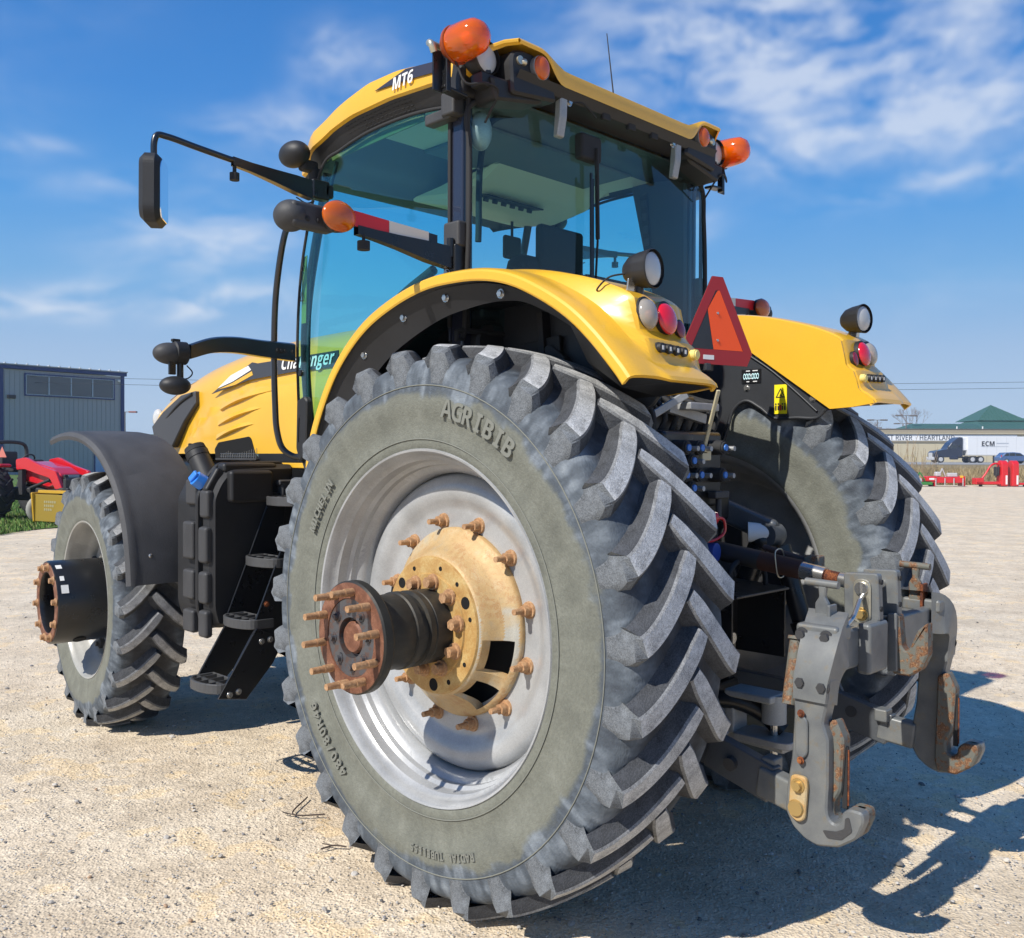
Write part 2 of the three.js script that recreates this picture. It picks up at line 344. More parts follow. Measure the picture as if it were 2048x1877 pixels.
const tyreMat = STD({ map: tyreMap, roughness: .78, bumpMap: tyreBump, bumpScale: .0016 });
const lugNoise = dtex(512, (u, v) => { const a = .86 + .40 * (N2(u, v) - .5) + .26 * (sp(u, v) - .5) + .30 * (sp2(u, v) - .5); return [a, a, a]; }, true, 2.2);
const lugMat = STD({ map: lugNoise, vertexColors: true, roughness: .82, bumpMap: tyreBump, bumpScale: .0015 });
const letterMat = STD({ color: C(.185, .188, .160), roughness: .85 });
const rimMat = PHY({ color: C(.56, .57, .585), roughness: .34, metalness: .15, clearcoat: .5, clearcoatRoughness: .15, map: dustMap });
const rimFrontMat = PHY({ color: C(.52, .51, .475), roughness: .42, metalness: .1, clearcoat: .3, clearcoatRoughness: .3, map: dustMap });
const castMap = dtex(1024, (u, v) => {             // silver paint worn to sandy rust bloom
  const a = N4(u, v), b = N2(u, v), s = sp2(u, v), m = sstep(.36, .66, a * .75 + b * .3);
  const silver = [.70, .69, .65], tan = ramp([[0, .66, .52, .33], [.5, .74, .63, .45], [1, .80, .73, .60]], b), rust = [.58, .37, .18];
  let c = silver.map((q, i) => mix(q, tan[i], m)); const r = sstep(.56, .74, b * .45 + a * .35 + N3(u, v) * .2 + .25 * (s - .5)); c = c.map((q, i) => mix(q, rust[i], r * .45)); const k = 1 + .12 * (s - .5); return c.map(q => q * k);
}, true, 1.7);
const castMat = STD({ map: castMap, roughness: .58, metalness: .15, bumpMap: grainBump, bumpScale: .0006 });
const plateMat = STD({ map: dtex(512, (u, v) => { const c = ramp([[0, .60, .44, .24], [.45, .70, .55, .32], [.7, .76, .65, .43], [1, .80, .74, .58]], N1(u, v) * .7 + N3(u, v) * .3), k = 1 + .14 * (sp2(u, v) - .5); return c.map(q => q * k); }, true, 3), roughness: .6, metalness: .1 });
const boltMat = STD({ map: dtex(256, (u, v) => ramp([[0, .48, .37, .27], [.5, .69, .53, .38], [1, .84, .72, .57]], N2(u, v) * .8 + sp(u, v) * .2), true, 9), roughness: .7, metalness: .2 });
const hubMat = STD({ map: dtex(512, (u, v) => { const c = ramp([[0, .13, .125, .11], [.55, .20, .195, .18], [.72, .28, .25, .20], [1, .40, .33, .24]], N1(u, v) * .75 + sp2(u, v) * .25); return c; }, true, 3), roughness: .55, metalness: .3 });
const hubFaceMat = STD({ map: dtex(512, (u, v) => { const m = sstep(.50, .58, N1(u, v)); return [0, 1, 2].map(q => mix([.37, .37, .38][q], [.47, .27, .18][q], m * .35) * (1 + .12 * (sp2(u, v) - .5))); }, true, 6), roughness: .45, metalness: .5 });
const rustRingMat = STD({ map: dtex(512, (u, v) => ramp([[0, .26, .17, .13], [.45, .44, .28, .20], [.7, .55, .38, .29], [1, .52, .49, .47]], N1(u, v) * .7 + N3(u, v) * .3), true, 5), roughness: .6, metalness: .15 });

function tyreGeo(prof, seg) {                       // lathe with uv running along the profile
  const pts = spl(prof.map(([x, r]) => [x, r, 0]), 72), g = new THREE.LatheGeometry(pts.map(p => new THREE.Vector2(p[1], p[0])), seg);
  const uv = g.attributes.uv, p = g.attributes.position; for (let i = 0; i < uv.count; i++) uv.setXY(i, uv.getX(i) * 3, uv.getY(i));
  g.rotateZ(-Math.PI / 2); g.userData.keepUV = true; return g;
}
// one tread bar from the centre line to the outer (-x) shoulder and down the buttress
function lugGeo(W) {
  const { R, Rb, half, lead, topW, baseW } = W, rows = [], N = 20, k0 = .76;
  const cx = r => -mix(half, W.sec * .985, clamp((Rb - .045 - r) / (Rb - .045 - W.Rside)));          // sidewall x at a radius
  const path = s => [mix(half * .09, -half, s), lead * Math.pow(1 - s, 1.3)];
  for (let i = 0; i <= N; i++) {
    const t = i / N;
    if (t <= k0) {
      const s = t / k0, [x, a] = path(s), [x2, a2] = path(Math.min(1, s + .03)), [x1, a1] = path(Math.max(0, s - .03));
      let tx = x2 - x1, ta = (a2 - a1) * R; const L = Math.hypot(tx, ta); tx /= L; ta /= L;
      const rt = R - .022 * Math.pow(Math.abs(x) / half, 2.4), rb = Rb - .016 * (x / half) ** 2, wf = mix(.96, 1.06, s) * (1 - .22 * sstep(.12, 0, s));
      const tw = topW / 2 * wf, bw = baseW / 2 * wf, skew = .006;
      const P = (off, r) => { const ang = a + tx * off / R, xx = x - ta * off; return [xx, r * Math.sin(ang), r * Math.cos(ang)]; };
      rows.push([P(-bw - .010, rb - .006), P(-bw + .004, mix(rb, rt, .28)), P(-tw - .002, rt - .007), P(-tw + .005, rt), P(tw - .005, rt), P(tw + .002, rt - .007), P(bw - .002, mix(rb, rt, .28)), P(bw + .012, rb - .006)]);
    } else {
      const s = (t - k0) / (1 - k0), rt = mix(R - .024, W.Rside + .004, s), rb = mix(Rb - .050, W.Rside - .01, s), a = -.006 * s, pr = .014 * (1 - s) ** .7 + .0005, wf = mix(1.08, .92, s);
      const tw = topW / 2 * wf, bw = mix(baseW, topW * 1.15, s) / 2 * wf;
      const P = (off, r, d) => { const ang = a + off / R * -1; return [cx(r) - d, r * Math.sin(ang), r * Math.cos(ang)]; };
      rows.push([P(bw + .010, rb, -.006), P(bw - .002, mix(rb, rt, .6), pr * .35), P(tw + .002, rt, pr * .8), P(tw - .005, rt, pr), P(-tw + .005, rt, pr), P(-tw - .002, rt, pr * .8), P(-bw + .002, mix(rb, rt, .6), pr * .35), P(-bw - .010, rb, -.006)]);
    }
  }
  // keep the same winding across the shoulder
  const fix = rows.findIndex((r, i) => i > 0 && Math.hypot(r[0][1] - rows[i - 1][0][1], r[0][2] - rows[i - 1][0][2]) > Math.hypot(r[7][1] - rows[i - 1][0][1], r[7][2] - rows[i - 1][0][2]));
  if (fix > 0) for (let i = fix; i < rows.length; i++) rows[i].reverse();
  const nose = rows[0].map(p => { const r = Rb - .012, ang = Math.atan2(p[1], p[2]) + .020; return [p[0] + .020, r * Math.sin(ang), r * Math.cos(ang)]; });
  const all = [nose, ...rows], pos = [], col = [], nk = Math.floor(k0 * N) + 1;
  const top = [W.worn, W.worn * 1.01, W.worn * 1.005], edge = [W.worn * .45, W.worn * .46, W.worn * .47], sideC = [.070, .074, .082], butt = [.175, .19, .205];
  for (let i = 0; i < all.length - 1; i++) for (let j = 0; j < 7; j++) {
    const A = all[i][j], B = all[i][j + 1], Cc = all[i + 1][j], D = all[i + 1][j + 1];
    const c = i >= nk ? butt : i === 0 ? sideC : j === 3 ? top : j === 2 || j === 4 ? edge : sideC;
    for (const p of [A, B, Cc, B, D, Cc]) { pos.push(...p); col.push(...c); }
  }
  const g = new THREE.BufferGeometry(); g.setAttribute('position', new THREE.Float32BufferAttribute(pos, 3)); g.setAttribute('color', new THREE.Float32BufferAttribute(col, 3));
  return toCreasedNormals(g, .62);
}
function addTyre(w, W) {
  const { half, Rb, rimR, sec } = W, o = rimR - .012, s = W.side;
  const h = [[-W.lip + .015, o], [-W.lip - .004, o + .022], [-sec * .94, rimR + (Rb - rimR) * .26], [-sec, rimR + (Rb - rimR) * .50], [-sec * .985, rimR + (Rb - rimR) * .68], [-half * 1.0, Rb - .045], [-half * .9, Rb - .018], [-half * .5, Rb - .004], [0, Rb]];
  mk('tyre', tyreGeo([...h, ...h.slice(0, -1).reverse().map(([x, r]) => [-x, r])], 120), tyreMat, w);
  const g0 = join(lugGeo(W)); const gA = MIR ? mirrored(g0) : g0, gB = MIR ? g0 : mirrored(g0), st = Math.PI * 2 / W.count;
  for (let i = 0; i < W.count; i++) for (const side of [0, 1]) {
    const m = shadowed(new THREE.Mesh(side ? gB : gA, lugMat)); m.name = 'lug'; m.rotation.x = -(i + side * .5 + W.phase) * st; w.add(m);
  }
  // small tie bars between the lugs, on the centre line
}
function sideText(w, s, R, x, size, ang, sc = 1, font = fontBold) { // raised letters bent round the sidewall (outer side, -x), reading clockwise
  const L = []; let a = 0; const widths = [...s].map(c => c === ' ' ? size * .4 : 0);
  const total = s.length * size * .86 * sc; let pos = -total / 2;
  [...s].forEach((c) => { if (c !== ' ') { const g = txt(c, size, .006, font, 3); const t = ang - (pos + size * .43 * sc) / R; // centre angle
      g.rotateY(-Math.PI / 2); g.translate(.0006, 0, 0); g.translate(0, R, 0); g.rotateX(-(t - Math.PI / 2) + 0); g.translate(x, 0, 0); L.push(g); } pos += size * .86 * sc; });
  return L;
}
function rearWheel() {
  const w = grp('rear_wheel', tractor, -.859, .959, 0);
  const W = { R: .986, Rb: .938, Rside: .835, half: .238, sec: .252, rimR: .61, lip: .232, lead: .245, topW: .066, baseW: .104, H: .048, count: 27, phase: .28, worn: .60 };
  addTyre(w, W);
  // lettering stands 2 mm proud of the sidewall
  mk('sidewall_lettering', [sideText(w, 'AGRIBIB', .762, -.2515, .062, Math.PI / 2 - .42), sideText(w, 'MICHELIN', .715, -.2460, .034, Math.PI / 2 + .98), sideText(w, '480/80R46', .745, -.2505, .042, Math.PI + .75), sideText(w, 'RADIAL TUBELESS', .765, -.2515, .026, -Math.PI / 2 + .18)], letterMat, w);
  for (const [r, x] of [[.648, -.2405], [.832, -.2497]]) mk('sidewall_ring', new THREE.TorusGeometry(r, .0022, 6, 120).rotateY(Math.PI / 2).translate(x, 0, 0), letterMat, w);
  // rim barrel and flange
  mk('rim', latheX([[.20, .585], [.232, .612], [.225, .600], [.19, .572], [.12, .56], [.09, .53], [-.05, .53], [-.088, .533], [-.105, .545], [-.118, .558], [-.138, .560], [-.150, .572], [-.168, .574], [-.186, .577], [-.198, .590], [-.212, .594], [-.226, .599], [-.236, .606], [-.238, .613], [-.230, .617], [-.215, .612]], 128), rimMat, w);
  // pressed disc with the rolled outer bulge and hand holes
  mk('wheel_disc', latheX([[-.022, .530], [-.052, .529], [-.074, .517], [-.088, .498], [-.093, .475], [-.089, .452], [-.078, .430], [-.066, .412], [-.061, .395], [-.060, .30], [-.050, .30], [-.050, .395], [-.06, .43], [-.075, .47], [-.04, .52]], 128), rimMat, w);
  mk('disc_hole', rod([-.0585, 0, 0], [-.0615, 0, 0], .026, .026, 24).translate(0, .075, -.375), MT.hollow, w);
  for (let i = 0; i < 12; i++) {
    const a = (i + .42) * Math.PI / 6; const m = mk('stud', moved(boltX(.0205, .034, .040), -.060, .362 * Math.sin(a), .362 * Math.cos(a), a * 3), boltMat, w);
  }
  // cast centre: dome with two square windows
  {
    const prof = spl([[-.060, .335], [-.074, .336], [-.086, .326], [-.098, .305], [-.118, .283], [-.145, .265], [-.168, .252], [-.182, .240], [-.188, .222]], 26).map(p => [p[0], p[1]]);
    const wins = [[-31, -5], [-66, -40]].map(w => w.map(d => d * Math.PI / 180)), r0 = .248, r1 = .318, NA = 180;
    const inWin = (a, r) => wins.some(([p, q]) => a > p && a < q) && r > r0 && r < r1;
    const angs = []; for (let i = 0; i <= NA; i++) angs.push(-Math.PI + i / NA * Math.PI * 2); for (const [p, q] of wins) angs.push(p, q); angs.sort((x, y) => x - y);
    const pr = []; for (const q of prof) pr.push(q); for (const r of [r0, r1]) { for (let i = 0; i < prof.length - 1; i++) if ((prof[i][1] - r) * (prof[i + 1][1] - r) < 0) { const t = (r - prof[i][1]) / (prof[i + 1][1] - prof[i][1]); pr.push([mix(prof[i][0], prof[i + 1][0], t), r]); break; } }
    pr.sort((x, y) => y[0] - x[0]);
    const pos = [], P = ([x, r], a) => [x, r * Math.sin(a), r * Math.cos(a)], quad = (A, B, Cc, D) => { for (const p of [A, B, Cc, B, D, Cc]) pos.push(...p); };
    for (let i = 0; i < pr.length - 1; i++) for (let j = 0; j < angs.length - 1; j++) { if (angs[j + 1] - angs[j] < 1e-6) continue; const ra = (pr[i][1] + pr[i + 1][1]) / 2, am = (angs[j] + angs[j + 1]) / 2; if (inWin(am, ra)) continue; quad(P(pr[i], angs[j]), P(pr[i + 1], angs[j]), P(pr[i], angs[j + 1]), P(pr[i + 1], angs[j + 1])); }
    const xs = r => { for (let i = 0; i < pr.length - 1; i++) if (pr[i][1] >= r - 1e-9 && pr[i + 1][1] <= r + 1e-9) { return mix(pr[i][0], pr[i + 1][0], (r - pr[i][1]) / ((pr[i + 1][1] - pr[i][1]) || 1)); } return -.1; };
    for (const [p, q] of wins) {                    // window walls, 35 mm deep
      const ring = []; const K = 6; for (let i = 0; i <= K; i++) ring.push([r0, mix(p, q, i / K)]); for (let i = 1; i <= K; i++) ring.push([mix(r0, r1, i / K), q]); for (let i = 1; i <= K; i++) ring.push([r1, mix(q, p, i / K)]); for (let i = 1; i <= K; i++) ring.push([mix(r1, r0, i / K), p]);
      for (let i = 0; i < ring.length - 1; i++) { const [ra, aa] = ring[i], [rb, ab] = ring[i + 1], s = .92, A = P([xs(ra), ra], aa), B = P([xs(rb), rb], ab); const inn = (r, a) => P([xs(r) + .034, mix(r, (r0 + r1) / 2, .10)], mix(a, (p + q) / 2, .10)); quad(A, inn(ra, aa), B, inn(rb, ab)); }
    }
    const g = new THREE.BufferGeometry(); g.setAttribute('position', new THREE.Float32BufferAttribute(pos, 3)); let gg = mergeVertices(g, 1e-5); gg = toCreasedNormals(gg, .55); mk('wheel_casting', gg, castMat, w);
    mk('brake_housing', latheX([[.02, .31], [.0, .31], [.0, .02]], 48), MT.rubber, w);
  }
  mk('hub_plate', latheX([[-.182, .240], [-.1895, .236], [-.1915, .229], [-.1915, .181], [-.198, .178], [-.198, .10]], 96), plateMat, w);
  for (const [d, r, q] of [[140, .206, .019], [75, .208, .008], [28, .206, .021], [48, .209, .008], [12, .21, .008], [-32, .21, .008], [-85, .206, .022], [-62, .208, .009], [115, .209, .008]]) {
    const a = d * Math.PI / 180; mk('plate_hole', rod([-.1905, 0, 0], [-.1925, 0, 0], q, q, 20).translate(0, r * Math.sin(a), r * Math.cos(a)), MT.hollow, w);
  }
  for (let i = 0; i < 10; i++) { const a = (i + .25) * Math.PI / 5; mk('hub_bolt', moved(boltX(.0205, .034), -.198, .155 * Math.sin(a), .155 * Math.cos(a), a * 2.3), boltMat, w); }
  // wedge hub of the missing dual wheel
  mk('hub_barrel', latheX([[-.195, .128], [-.262, .128], [-.266, .124], [-.270, .129], [-.292, .130], [-.296, .118], [-.322, .118], [-.326, .131], [-.348, .131], [-.352, .125], [-.356, .127], [-.42, .124], [-.47, .120], [-.485, .126], [-.486, .178], [-.494, .184], [-.522, .184], [-.529, .178]], 96), hubMat, w);
  mk('flange_face', latheX([[-.5285, .179], [-.5295, .175], [-.5295, .128], [-.522, .126]], 96), rustRingMat, w);
  mk('hub_face', latheX([[-.524, .128], [-.526, .126], [-.526, .066], [-.500, .064], [-.500, .056]], 64), hubFaceMat, w);
  mk('axle_end', latheX([[-.48, .052], [-.515, .052], [-.522, .046], [-.522, .0]], 48), rustRingMat, w);
  for (let i = 0; i < 10; i++) { const a = (i + .35) * Math.PI / 5; mk('wheel_stud', moved([rod([0, 0, 0], [-.034, 0, 0], .0135, .0135, 14), rod([-.034, 0, 0], [-.082, 0, 0], .0118, .0110, 14)], -.529, .150 * Math.sin(a), .150 * Math.cos(a)), boltMat, w); }
  for (let i = 0; i < 8; i++) { const a = (i + .15) * Math.PI / 4; mk('cap_bolt', moved(boltX(.0115, .016), -.526, .095 * Math.sin(a), .095 * Math.cos(a), a), hubFaceMat, w); }
  for (const d of [50, 140, 230, 320]) { const a = d * Math.PI / 180; mk('jack_hole', rod([-.5255, 0, 0], [-.5268, 0, 0], .010, .010, 16).translate(0, .085 * Math.sin(a), .085 * Math.cos(a)), MT.rubber, w); }
  return w;
}
for (const s of [0, 1]) { MIR = !!s; rearWheel(); } MIR = false;

function frontWheel(steer) {
  const w = grp('front_wheel', tractor, -.893, .7115, -3.086); w.rotation.y = steer;
  const W = { R: .742, Rb: .700, Rside: .62, half: .178, sec: .192, rimR: .452, lip: .168, lead: .255, topW: .046, baseW: .080, H: .042, count: 21, phase: .1, worn: .50 };
  addTyre(w, W);
  mk('rim', latheX([[.14, .43], [.168, .454], [.16, .44], [.12, .415], [.06, .40], [.04, .375], [-.03, .375], [-.06, .395], [-.075, .408], [-.10, .412], [-.12, .425], [-.145, .432], [-.160, .440], [-.170, .447], [-.173, .455], [-.166, .458], [-.15, .452]], 96), rimFrontMat, w);
  mk('wheel_disc', latheX([[.0, .376], [-.015, .372], [-.01, .33], [.03, .29], [.035, .20], [.045, .20], [.04, .30], [.0, .35]], 72), rimFrontMat, w);
  for (let i = 0; i < 8; i++) { const a = (i + .3) * Math.PI / 4; mk('rim_clamp', moved([bx(.035, .06, .045, -.02, 0, 0, .008), boltX(.015, .02).map(g => g.translate(-.036, 0, 0))], 0, .355 * Math.sin(a), .355 * Math.cos(a), -a + Math.PI / 2), MT.plastic, w); }
  // steel spacer drum for the missing dual wheel
  mk('spacer_drum', latheX([[.03, .20], [.03, .236], [-.355, .236], [-.366, .232], [-.368, .224], [-.368, .172], [-.36, .168], [-.33, .168], [.02, .19]], 96), MT.black, w);
  mk('drum_ring', latheX([[-.3675, .226], [-.3715, .222], [-.3715, .176], [-.3675, .172]], 72), rustRingMat, w);
  for (let i = 0; i < 10; i++) { const a = (i + .2) * Math.PI / 5; mk('drum_bolt', moved(boltX(.017, .024), -.3715, .205 * Math.sin(a), .205 * Math.cos(a), a), boltMat, w); }
  for (const d of [-62, 118]) { const a = d * Math.PI / 180, g = rod([0, 0, 0], [0, 0, .006], .036, .036, 28); g.translate(0, 0, .2335); g.rotateX(-a); g.translate(-.225, 0, 0); mk('drum_hole', g, MT.hollow, w); }
  if (!MIR) for (const [d, dx, ww, hh] of [[62, -.335, .030, .035], [40, -.335, .022, .03], [24, -.328, .038, .048]]) { const a = d * Math.PI / 180, g = bx(ww, hh, .002, 0, 0, .2372, 0); g.rotateX(-a); g.translate(dx, 0, 0); mk('sticker', g, MT.white, w); }
  return w;
}
MIR = false; frontWheel(-.092); MIR = true; frontWheel(-.092); MIR = false;
// ------------------------------------------------------------------ chassis and driveline
{
  const ch = grp('chassis', tractor);
  mk('transmission_housing', [bx(.50, .62, 1.25, 0, .93, -.42, .05), bx(.58, .34, .60, 0, 1.12, .02, .04), bx(.44, .22, .30, 0, .70, .22, .03), bx(.62, .10, .36, 0, 1.29, .06, .02)], MT.greyDark, ch);
  for (const s of [0, 1]) { MIR = !!s;
    mk('axle_housing', latheX([[-.72, .0], [-.72, .135], [-.66, .14], [-.62, .17], [-.60, .21], [-.575, .215], [-.56, .18], [-.45, .165], [-.32, .19], [-.27, .24], [-.25, .27]], 48).translate(0, .959, 0), MT.greyDark, ch);
    for (let i = 0; i < 10; i++) { const a = i * Math.PI / 5; mk('housing_bolt', moved(boltX(.014, .016), -.60, .959 + .193 * Math.sin(a), .193 * Math.cos(a)), MT.greyDark, ch); }
    mk('axle_shaft', rod([-.60, .959, 0], [-.80, .959, 0], .075, .075, 28), MT.greyDark, ch);
  } MIR = false;
  mk('engine_block', [bx(.46, .62, 1.2, 0, .92, -1.55, .04), bx(.40, .5, 1.0, 0, 1.0, -2.6, .04)], MT.black, ch);
  mk('frame_rail', [bx(.52, .22, 2.6, 0, .82, -2.55, .02)], MT.black, ch);
  mk('front_axle', [bx(1.36, .16, .18, 0, .66, -3.086, .03), bx(.34, .34, .34, 0, .66, -3.086, .08)], MT.greyDark, ch);
  for (const s of [0, 1]) { MIR = !!s; mk('front_hub', latheX([[-.60, .0], [-.60, .17], [-.70, .2], [-.84, .2], [-.88, .14], [-.88, 0]], 40).translate(0, .7115, -3.086), MT.black, ch); mk('battery_box', bx(.34, .42, .62, -.50, .78, -1.10, .02), MT.black, ch); mk('battery_box_foot', bx(.10, .16, .40, -.62, .52, -1.02, .01), MT.greyDark, ch); } MIR = false;
  mk('front_weight_block', bx(.56, .44, .32, 0, .96, -3.80, .03), MT.black, ch);
}
// ------------------------------------------------------------------ rear fenders
function fender() {
  const f = grp('fender', tractor);
  // outer edge path (y, z) from the front foot over the wheel to the tail, and the path through the light pod
  const A = [[1.500, -.878], [1.579, -.864], [1.719, -.805], [1.908, -.676], [2.055, -.496], [2.137, -.303], [2.183, -.105], [2.189, .052], [2.180, .194], [2.150, .328], [2.095, .455], [2.013, .594], [1.93, .694], [1.86, .762], [1.812, .806], [1.790, .826], [1.782, .830]];
  const B = [[1.500, -.878], [1.579, -.864], [1.719, -.805], [1.908, -.676], [2.055, -.496], [2.137, -.303], [2.186, -.105], [2.195, .052], [2.190, .194], [2.170, .330], [2.140, .455], [2.105, .570], [2.068, .660], [2.050, .692], [2.035, .708], [1.985, .720], [1.935, .730], [1.920, .742], [1.905, .762], [1.870, .775], [1.835, .784], [1.822, .794], [1.808, .818], [1.785, .846], [1.772, .852]];
  // resample A so its points sit beside those of B
  const sa = spl(A.map(([y, z]) => [y, z, 0]), 61), nb = B.length;
  const cum = [0]; for (let i = 1; i < nb; i++) cum.push(cum[i - 1] + Math.hypot(B[i][0] - B[i - 1][0], B[i][1] - B[i - 1][1]));
  const sB = spl(B.slice(0, 13).map(([y, z]) => [y, z, 0]), 49).map(p => [p[0], p[1]]), sb = [...sB.slice(0, -1)]; for (let i = 12; i < nb; i++) { const n = i === 12 ? 1 : Math.max(1, Math.ceil((cum[i] - cum[i - 1]) / .03)); for (let q = 1; q <= n; q++) sb.push(i === 12 ? B[12] : [mix(B[i - 1][0], B[i][0], q / n), mix(B[i - 1][1], B[i][1], q / n)]); }
  const tt = [0]; for (let i = 1; i < sb.length; i++) tt.push(tt[i - 1] + Math.hypot(sb[i][0] - sb[i - 1][0], sb[i][1] - sb[i - 1][1])); const tl = tt[tt.length - 1]; for (let i = 0; i < tt.length; i++) tt[i] /= tl; const K = f => tt.findIndex(t => t >= f);
  const cA = [0]; for (let i = 1; i < sa.length; i++) cA.push(cA[i - 1] + Math.hypot(sa[i][0] - sa[i - 1][0], sa[i][1] - sa[i - 1][1]));
  const pa = sb.map((_, k) => { const t = tt[k] * cA[cA.length - 1]; let i = 1; while (i < sa.length - 1 && cA[i] < t) i++; const u = (t - cA[i - 1]) / (cA[i] - cA[i - 1]); return [mix(sa[i - 1][0], sa[i][0], u), mix(sa[i - 1][1], sa[i][1], u)]; });
  const nrm = P => P.map((p, i) => { const a = P[Math.max(0, i - 1)], b = P[Math.min(P.length - 1, i + 1)], dy = b[0] - a[0], dz = b[1] - a[1], L = Math.hypot(dy, dz) || 1; return [dz / L, -dy / L]; });
  const na = nrm(pa);
  // smooth the B path a little in its front part only
  const cols = [[-.994, -.040, 0], [-.998, -.034, 0], [-1.000, -.010, 0], [-.994, -.002, 0], [-.978, .005, 0], [-.94, .009, 0], [-.895, .010, 0], [-.872, .010, .06], [-.856, .010, .40], [-.842, .010, .84], [-.830, .010, 1], [-.80, .010, 1], [-.76, .010, 1], [-.70, .010, 1], [-.64, .010, 1], [-.61, .008, 1], [-.588, .003, 1], [-.577, -.006, 1], [-.572, -.022, 1]];
  const rows = pa.map((p, k) => { const q = sb[k], n = na[k], xin = mix(-.775, -.572, sstep(-.14, .12, p[1]));
    return cols.map(([x, off, b]) => { const xx = x < -.82 ? x : mix(-.82, xin, (x + .82) / (.82 - .572)); const y = mix(p[0], q[0], b), z = mix(p[1], q[1], b); const o = off < 0 || b < 1 ? off : off; return [xx, y + n[0] * o * -1 * -1, z + n[1] * o]; }); });
  mk('fender_skin', sheet(rows.map(r => [...r].reverse()), -.012, .42), MT.yellow, f);
  // black liner under the skin
  const lin = pa.map((p, k) => { const n = na[k], d = -.045; return [[-.975, p[0] + n[0] * d, p[1] + n[1] * d], [-.80, p[0] + n[0] * (d - .02), p[1] + n[1] * (d - .02)], [-.60, p[0] + n[0] * (d - .02), p[1] + n[1] * (d - .02)]]; }).slice(0, K(.93));
  mk('fender_liner', loft(lin), MT.black, f);
  // recessed black web that closes the arch on the outer side
  const web = pa.slice(0, K(.86)).map((p, k) => { const n = na[k], w = mix(.10, .045, clamp(tt[k] / .86)) + .05 * Math.sin(Math.PI * clamp(tt[k] / .72)); return [[-.985, p[0] + n[0] * -.030, p[1] + n[1] * -.030], [-.955, p[0] + n[0] * -(.03 + w * .35), p[1] + n[1] * -(.03 + w * .35)], [-.925, p[0] + n[0] * -(.03 + w), p[1] + n[1] * -(.03 + w)]]; });
  mk('arch_web', loft(web), MT.plasticDark, f);
  for (const k of [.15, .27, .41, .53, .67].map(K)) { const p = pa[k], n = na[k]; mk('web_screw', moved(boltX(.012, .010), -.952, p[0] + n[0] * -.075, p[1] + n[1] * -.075), MT.steel, f); }
  // inner wall between wheel and cab, its arch cut for the axle; pale bead along its rear edge
  const wall = rpoly([[-.86, 1.34], [-.84, 1.55], [-.66, 1.86], [-.48, 2.02], [-.29, 2.10], [.05, 2.18], [.28, 2.165], [.45, 2.12], [.60, 2.06], [.66, 1.95], [.68, 1.80], [.635, 1.746], [.600, 1.712], [.395, 1.712], [.330, 1.758], [.249, 1.797], [.175, 1.765], [.139, 1.673], [.105, 1.60], [.02, 1.60], [-.10, 1.36]], .02, 3);
  mk('inner_panel', slabX(shapeOf(wall), -.602, -.590, .002), MT.panel, f);
  mk('panel_bead', tube([[-.588, 1.60, .085], [-.588, 1.60, .118], [-.588, 1.675, .155], [-.588, 1.768, .19], [-.588, 1.803, .25], [-.588, 1.77, .322], [-.588, 1.722, .392], [-.588, 1.72, .50], [-.588, 1.72, .600], [-.588, 1.752, .63]], .0075, 60, 8), MT.greyDark, f);
  mk('panel_rib', tube([[-.586, 2.03, .23], [-.586, 1.93, .38], [-.586, 1.83, .50], [-.586, 1.745, .595]], .005, 30, 8), MT.panel, f);
  for (const [y, z] of [[2.005, .31], [1.80, .575], [1.86, .255]]) mk('panel_screw', moved(boltX(.011, .008).map(g => mirrored(join(g))), -.589, y, z), MT.steel, f);
  // wheel-side guard and stays seen inside the arch
  mk('arch_brace', [bar([-.62, 2.08, .13], [-.62, 1.84, .15], .03, .05), bar([-.62, 1.96, .22], [-.62, 1.90, -.40], .02, .06)], MT.plasticDark, f);
  mk('inner_guard', slabX(shapeOf(rpoly([[-.25, 1.62], [-.10, 1.84], [.18, 1.96], [.26, 1.90], [-.02, 1.74], [-.14, 1.58]], .02)), -.64, -.605, .004), MT.plastic, f);
  mk('inner_flank', slabX(shapeOf([...rows.filter(r => r[0][2] > .14).map(r => { const p = r[0].length ? r[r.length - 3] : r; return [p[2] - .003, p[1] - .004]; }), [.76, 1.757], [.66, 1.752], [.26, 2.035], [.14, 2.09]]), -.592, -.5712, 0), MT.yellow, f);
  mk('tail_pan', [loft([[[-.965, 1.785, .815], [-.80, 1.775, .838], [-.60, 1.768, .843]], [[-.955, 1.89, .66], [-.80, 1.77, .64], [-.60, 1.748, .64]], [[-.95, 1.97, .55], [-.80, 1.86, .50], [-.60, 1.745, .48]]])], MT.plasticDark, f);
  // tail lamps set in the pod
  const lamp = (name, x, y, z, rx, ry, d, mat, base) => { const g = new THREE.SphereGeometry(1, 32, 16, 0, Math.PI * 2, 0, Math.PI / 2); g.rotateX(Math.PI / 2); g.scale(rx, ry, d); g.rotateX(-.20); g.translate(x, y, z); mk(name, g, mat, f);
    const c = latheY([[1, 0], [1.02, .2], [1, 1], [.0, 1]], 32); c.rotateX(Math.PI / 2); c.scale(rx * 1.03, ry * 1.03, base); c.rotateX(-.20); c.translate(x, y, z - base * .98); mk(name + '_base', c, MT.plasticDark, f); };
  lamp('signal_lamp', -.788, 1.993, .732, .042, .050, .030, MT.lensSmoke, .030);
  lamp('tail_lamp', -.702, 1.985, .745, .047, .052, .022, MT.redLens, .030);
  lamp('reflector', -.626, 1.960, .745, .023, .029, .008, MT.redDark, .016);
  mk('signal_bulb', new THREE.SphereGeometry(.016, 16, 12).translate(-.788, 1.99, .738), STD({ color: C(.7, .22, .05), roughness: .3 }), f);
  // control buttons
  mk('switch_plate', slabZ(shapeOf(rpoly([[-.808, 1.902], [-.652, 1.896], [-.652, 1.862], [-.808, 1.866]], .017)), .772, .784, .003).rotateX(0), MT.rubber, f);
